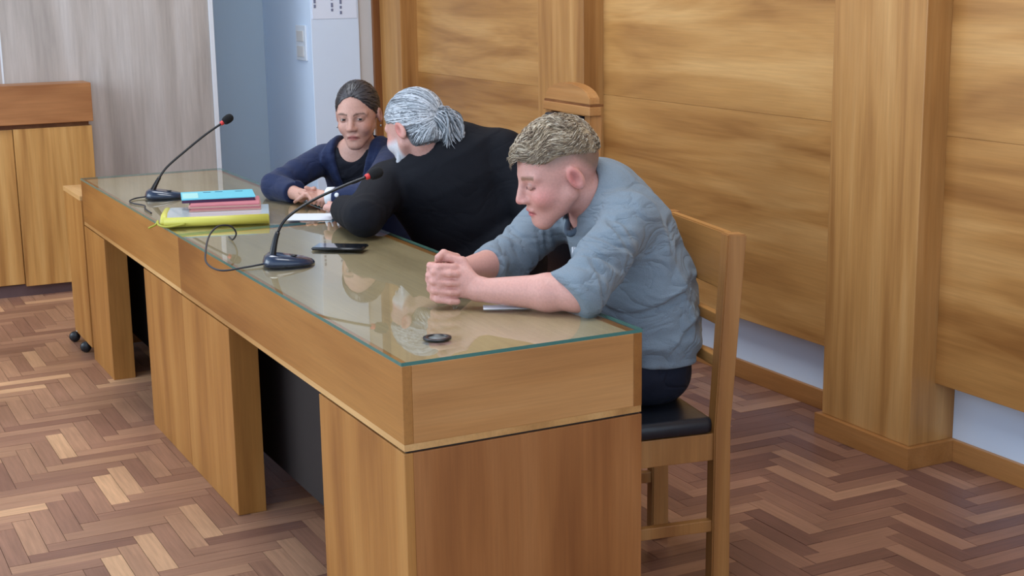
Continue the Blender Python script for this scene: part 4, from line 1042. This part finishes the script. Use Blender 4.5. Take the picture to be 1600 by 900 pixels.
legs(old, A3(.95, 1.52, .55), A3(1.04, 1.66, .55), A3(.60, 1.62, .53), A3(.70, 1.84, .53), A3(.56, 1.62, .10), A3(.68, 1.86, .10), (-.95, .3), M['suit'], .080, M['shoe'],
     [(A3(.99, 1.575, .575), .165, .110), (A3(.985, 1.575, .62), .165, .112)], vn((.45, .89, 0)))
# swept-back hair, tie and ponytail
tie = A3(-.104, -.004, .012)
def cut2(q): return np.maximum(-(q[:, 2] - (.004 + .55 * np.clip(q[:, 0], 0, .1) - 2.0 * np.clip(-q[:, 0] - .010, 0, .034) + .012 * (np.abs(q[:, 1]) > .07) * (q[:, 0] > -.03))), q[:, 0] - .082)
def old_hair(p):
    q = old_h.loc(p); nape = smax(cap(q, (-.040, 0, -.020), (-.052, 0, -.072), .068, .064), q[:, 0] + .022 - .25 * np.clip(q[:, 2] + .03, -.1, 0), .006)
    return smin(cap_hair(old_h, p, (-.015, 0, .030), (.105, .081, .093), cut2), smax(nape, -(q[:, 2] + .070), .02) * old_h.k, .012)
V, F = surface(old_hair, old_h.c - .18, old_h.c + .18, .0045)
hr2 = mesh_obj('hair', V, F, M['hair'], old, hairtone(V, (L3(84, 88, 94), L3(128, 134, 140)), 60))
rs = np.random.RandomState(9); paths = []; rads = []; cols = []
pal2 = [L3(184, 190, 198), L3(148, 156, 164), L3(108, 114, 122), L3(204, 208, 214), L3(76, 82, 88)]
ce = A3(-.015, 0, .030); rr = A3(.1055, .0815, .0935)
while len(paths) < 900:
    # roots round the hairline, running over the skull to the tie
    th = rs.uniform(-2.15, 2.15); q0 = A3(.085 * math.cos(th * .72), .080 * math.sin(th), .030 + .062 * math.cos(th * .75) - .018 + rs.uniform(-.01, .03))
    if rs.rand() < .5:
        v = rs.normal(size=3); v /= np.linalg.norm(v); q0 = ce + v * rr
        if cut2(q0[None])[0] > -.002: continue
    pts = []
    for s_ in np.linspace(0, 1, 8):
        x = lerp(q0, tie, s_); dv = x - ce; kk = np.linalg.norm(dv / rr)
        x = ce + dv / max(kk, 1e-6) * (1.0 + .012 * math.sin(s_ * 9 + th)) if s_ < .93 else lerp(ce + dv / max(kk, 1e-6), tie, .5)
        pts.append(x)
    if cut2(np.array([pts[3]]))[0] > .012 or cut2(np.array([pts[1]]))[0] > .012: continue
    paths.append([old_h.wor(x) for x in pts]); r_ = rs.uniform(.0012, .0024); rads.append([r_ * .5, r_, r_, r_, r_, r_, r_ * .9, r_ * .7]); cols.append(pal2[rs.choice(5, p=[.32, .28, .17, .13, .10])])
while len(paths) < 1180:      # nape hair drawn up to the tie
    th = rs.uniform(-1.75, 1.75); q0 = A3(-.052 - .066 * math.cos(th), .066 * math.sin(th), rs.uniform(-.080, -.010))
    paths.append([old_h.wor(lerp(q0, tie, s_ ** 1.1)) for s_ in np.linspace(0, .96, 8)]); r_ = rs.uniform(.0012, .0022); rads.append([r_ * .5] + [r_] * 6 + [r_ * .7]); cols.append(pal2[rs.choice(5, p=[.2, .3, .26, .08, .16])])
PP = np.asarray(paths, float).reshape(-1, 3)
for _ in range(3):            # lay every lock on the hair surface
    d0 = old_hair(PP); G = np.stack([(old_hair(PP + e_) - d0) / .002 for e_ in np.eye(3) * .002], 1); G /= np.linalg.norm(G, axis=1, keepdims=True) + 1e-9
    PP = PP - G * (np.clip(d0, -.03, .03) - .0012)[:, None]
paths = [list(x) for x in PP.reshape(-1, 8, 3)]
tail0 = old_h.wor(tie)
TD = A3(.115, -.055, -.060); 
while len(paths) < 1640:
    o_ = rs.normal(size=3) * A3(.9, .9, 1.0); sp = rs.uniform(.3, 1.0)
    o_ = o_ / np.linalg.norm(o_) * (rs.rand() ** .4)
    pts = []
    for s_ in np.linspace(0, 1, 8):
        bul = .043 * math.sin(min(1.0, s_ * 1.25) * 2.2) ** .8 + .004
        mid = tail0 + A3(.062, -.030, .0) * math.sin(s_ * 1.9) * .55 + A3(.004, -.002, -.088) * s_ ** 1.7
        cr = A3(.010 * math.sin(s_ * 7 + o_[0] * 4), .010 * math.cos(s_ * 6 + o_[1] * 4), -.012 * math.sin(s_ * 5 + o_[2] * 3)) * s_
        pts.append(mid + o_ * bul + cr)
    paths.append(pts); r_ = rs.uniform(.0014, .0026); rads.append([r_ * .8, r_, r_, r_, r_, r_, r_ * .8, r_ * .2]); cols.append(pal2[rs.choice(5, p=[.24, .28, .22, .10, .16])])
strands('hair_locks', paths, rads, cols, hr2)
MB().tube([tuple(tail0 + g1 * .015 * math.cos(a) + A3(.2, .1, .97) * .015 * math.sin(a)) for a in np.linspace(0, 2 * math.pi, 17)], .006, 8, False).build('hair_tie', M['black_plastic'], hr2, True)
# trimmed white beard along the jaw
def beard(p):
    q = old_h.loc(p); a = q.copy(); a[:, 1] = np.abs(a[:, 1])
    d = smin(cap(a, (.012, .0585, -.045), (.060, .030, -.094), .013, .017), ell(q, (.076, 0, -.094), (.017, .024, .018)), .02)
    return d * old_h.k + .0015 * wob(p, 160, 7)
V, F = surface(beard, old_h.c - .17, old_h.c + .17, .0045)
mesh_obj('beard', V, F, M['hair'], old, hairtone(V, (L3(190, 194, 202), L3(226, 228, 234)), 120))

# ================================================================== woman in the navy blazer
wom = thing('person', 'woman in navy blazer and black top, dark hair tied back, hands folded', 'person', (0.93, 2.48, 0))
wom_h = Head((0.824, 2.345, 1.062), (-0.60, -0.80), pitch=0.13, roll=0.03, scale=1.0, female=True, jaw=0.82)
wom_h.gaze = 0.0
fW = vn((-0.76, -0.65, 0)); lW = A3(-fW[1], fW[0], 0)
T3 = [(A3(.965, 2.52, .575), .155, .105), (A3(.95, 2.50, .64), .128, .092), (A3(.905, 2.46, .77), .135, .100), (A3(.868, 2.425, .865), .138, .086), (A3(.852, 2.405, .912), .095, .058), (A3(.845, 2.395, .935), .05, .046)]
sL3, sR3 = A3(.925, 2.255, .898), A3(.742, 2.500, .888)
eL3, eR3 = A3(.715, 1.985, .812), A3(.515, 2.405, .812)
wL3, wR3 = A3(.605, 2.085, .803), A3(.545, 2.235, .800)
O3 = A3(.560, 2.135, .800)
def wom_hands(p):
    d = eseg(p, wR3, A3(.545, 2.155, .806), (.022, .015), (.033, .013), A3(.6, .1, .5))
    d = smin(d, eseg(p, wL3, A3(.560, 2.135, .800), (.022, .015), (.032, .013), A3(.3, .6, .5)), .008)
    for i, (a_, z) in enumerate(((-.026, .020), (-.009, .014), (.009, .006), (.026, -.004))):
        b = A3(.545 + a_ * .8, 2.152, .806 + z * .6)
        d = smin(d, finger(p, [b, b + (.012, -.040, -.002), b + (.018, -.062, -.018), b + (.014, -.060, -.030)], .0080, .0062), .003)
        b = A3(.560, 2.132 + a_ * .7, .798 + z * .5)
        d = smin(d, finger(p, [b, b + (-.040, -.004, .004), b + (-.056, .006, -.010)], .0078, .0062), .003)
    d = smin(d, finger(p, [wR3 + (.020, -.03, .01), A3(.578, 2.16, .826), A3(.566, 2.125, .832)], .010, .007), .005)
    return smin(d, finger(p, [wL3 + (-.01, .03, .012), A3(.572, 2.150, .822), A3(.545, 2.150, .834)], .010, .007), .005)
def wom_body(p):
    d = trunk(p, T3, lW, .04)
    for s, e, w in ((sL3, eL3, wL3), (sR3, eR3, wR3)): d = smin(d, smin(cap(p, s, e, .040, .034), cap(p, e, w, .034, .023), .02), .025)
    d = smin(d, wom_hands(p), .008)
    d = smin(d, cap(p, wom_h.wor((-.026, 0, -.055)), A3(.850, 2.402, .91), .042, .046), .02)
    return smin(d, wom_h.sdf(p), .012)
V, F = surface(wom_body, (.42, 1.88, .38), (1.14, 2.74, 1.22), .0039)
sk3 = L3(202, 156, 140)
c3 = wom_h.tone(V, sk3, L3(178, 106, 100), L3(206, 146, 130), brow=L3(92, 70, 60), eye=L3(72, 50, 46))
wom_body_o = mesh_obj('body', V, F, M['skin'], wom, c3)
eyes(wom_h, wom_body_o, sk3 * .80, L3(50, 32, 26), up=17, low=13, yaw=12)
def wl(p): r_ = p - A3(.875, 2.43, 0); return r_ @ lW, r_ @ fW
def wom_top(p):
    d = trunk(p, [(c, w_ + .008, d_ + .008) for c, w_, d_ in T3], lW, .04)
    u, v = wl(p); sc = np.sqrt((u / .075) ** 2 + ((p[:, 2] - 1.00) / .115) ** 2)
    d = smax(d, (1 - sc) * .07, .006); d = smax(d, p[:, 2] - .935, .006)
    return smax(d, -(p[:, 2] - .50), .01)
V, F = surface(wom_top, (.62, 2.2, .42), (1.14, 2.72, 1.05), .005)
M['black_top'] = cloth('black_jersey', (24, 26, 36), .85, 400, .15, .1)
mesh_obj('top', V, F, M['black_top'], wom)
def wom_blazer(p):
    d = trunk(p, [(c, w_ + .020, d_ + .018) for c, w_, d_ in T3[:-1]], lW, .04)
    for s, e, w, t in ((sL3, eL3, wL3, .86), (sR3, eR3, wR3, .80)):
        a = smin(cap(p, s, e, .058, .050), cap(p, e, w, .049, .038), .02)
        a = smax(a, (p - lerp(e, w, t)) @ vn(w - e), .006)
        ab = e - s; tt = ((p - s) @ ab) / (ab @ ab)
        a = a + .006 * np.clip(1.15 - 2.0 * np.abs(tt - .8), 0, 1) * (np.abs(np.sin(tt * 9 + 1.2 * wob(p, 14, 5))) - .5)
        d = smin(d, a, .025)
    u, v = wl(p); half = .012 + .062 * np.clip((p[:, 2] - .70) / .22, 0, 1)
    lap = np.clip(1 - np.abs(np.abs(u) - half - .022) / .022, 0, 1) * (v > 0) * np.clip((p[:, 2] - .70) / .05, 0, 1) * np.clip((1.0 - p[:, 2]) / .05, 0, 1)
    d = d - .008 * np.clip(lap * 3, 0, 1)
    d = smax(d, np.where(v > 0, (half - np.abs(u)), -1.0), .004)
    d = smax(d, -cap(p, wom_h.wor((-.026, 0, -.055)), A3(.85, 2.40, .92), .056, .064), .006)
    d = smax(d, -(p[:, 2] - .47), .01)
    return d + .0022 * wob(p, 22, 7, 4)
V, F = surface(wom_blazer, (.42, 1.86, .40), (1.20, 2.78, 1.06), .0050)
M['navy'] = cloth('navy_blazer_wool', (30, 42, 76), .8, 380, .2, .12, .1, fold=.22, fscale=8)
bz = mesh_obj('blazer', V, F, M['navy'], wom)
MB().lathe([(.007, 0), (.0085, .002), (.005, .004)], lerp(eL3, wL3, .66) + (-.030, -.028, .012), 14, (-.6, -.75, .3)).build('button', M['white_trim'], bz, True)
fa = vn(wL3 - eL3)
MB().lathe([(.030, -.016), (.036, -.012), (.036, .012), (.031, .016)], lerp(eL3, wL3, .93), 20, fa).build('shirt_cuff', M['paper'], wom, True)
legs(wom, A3(.90, 2.44, .53), A3(.985, 2.57, .53), A3(.60, 2.36, .52), A3(.62, 2.58, .52), A3(.58, 2.36, .10), A3(.60, 2.60, .10), (-.98, -.1), M['suit'], .068, M['shoe'],
     [(A3(.965, 2.52, .562), .150, .095), (A3(.96, 2.515, .60), .140, .095)], lW)
def cut3(q): return -(q[:, 2] - np.where(q[:, 0] > .0, -.006 + np.clip(q[:, 0] / .03, 0, 1) * (.084 - .060 * np.clip(np.abs(q[:, 1]) / .068, 0, 1) ** 2.2), -.006 - .9 * np.clip(-q[:, 0] - .02, 0, .07)))
V, F = surface(lambda p: cap_hair(wom_h, p, (-.014, 0, .032), (.1030, .0800, .0925), cut3, .004) + .0006 * wob(p, 200, 8), wom_h.c - .18, wom_h.c + .18, .0042)
hr3 = mesh_obj('hair', V, F, M['hair'], wom, hairtone(V, (L3(38, 36, 40), L3(66, 64, 68)), 60))
rs = np.random.RandomState(21); paths = []; rads = []; cols = []
tie3 = A3(-.105, 0, -.010); ce = A3(-.014, 0, .032); rr = A3(.1035, .0805, .093)
while len(paths) < 520:
    v = rs.normal(size=3); v /= np.linalg.norm(v); q0 = ce + v * rr
    if cut3(q0[None])[0] > -.001: continue
    pts = []
    for s_ in np.linspace(0, .97, 7):
        x = lerp(q0, tie3, s_); dv = x - ce; kk = np.linalg.norm(dv / rr); pts.append(ce + dv / max(kk, 1e-6))
    paths.append([wom_h.wor(x) for x in pts]); r_ = rs.uniform(.0010, .0018); rads.append([r_ * .4] + [r_] * 5 + [r_ * .5]); cols.append([L3(44, 42, 46), L3(70, 68, 74), L3(30, 28, 32), L3(92, 88, 92)][rs.choice(4, p=[.4, .28, .22, .10])])
while len(paths) < 640:
    o_ = rs.normal(size=3); o_ /= np.linalg.norm(o_); pts = []
    for s_ in np.linspace(0, 1, 7): pts.append(wom_h.wor(tie3 + A3(-.022, 0, -.13) * s_ + o_ * (.016 * math.sin(min(1, s_ + .15) * 2.4) + .003)))
    paths.append(pts); rads.append([.002] * 6 + [.0004]); cols.append(L3(46, 44, 48))
strands('hair_locks', paths, rads, cols, hr3)
for s_ in (-1, 1):
    MB().lathe([(.001, -.005), (.004, -.003), (.004, .003), (.001, .005)], wom_h.wor((-.004, s_ * .083, -.045)), 12).build('earring', M['silver'], wom, True)
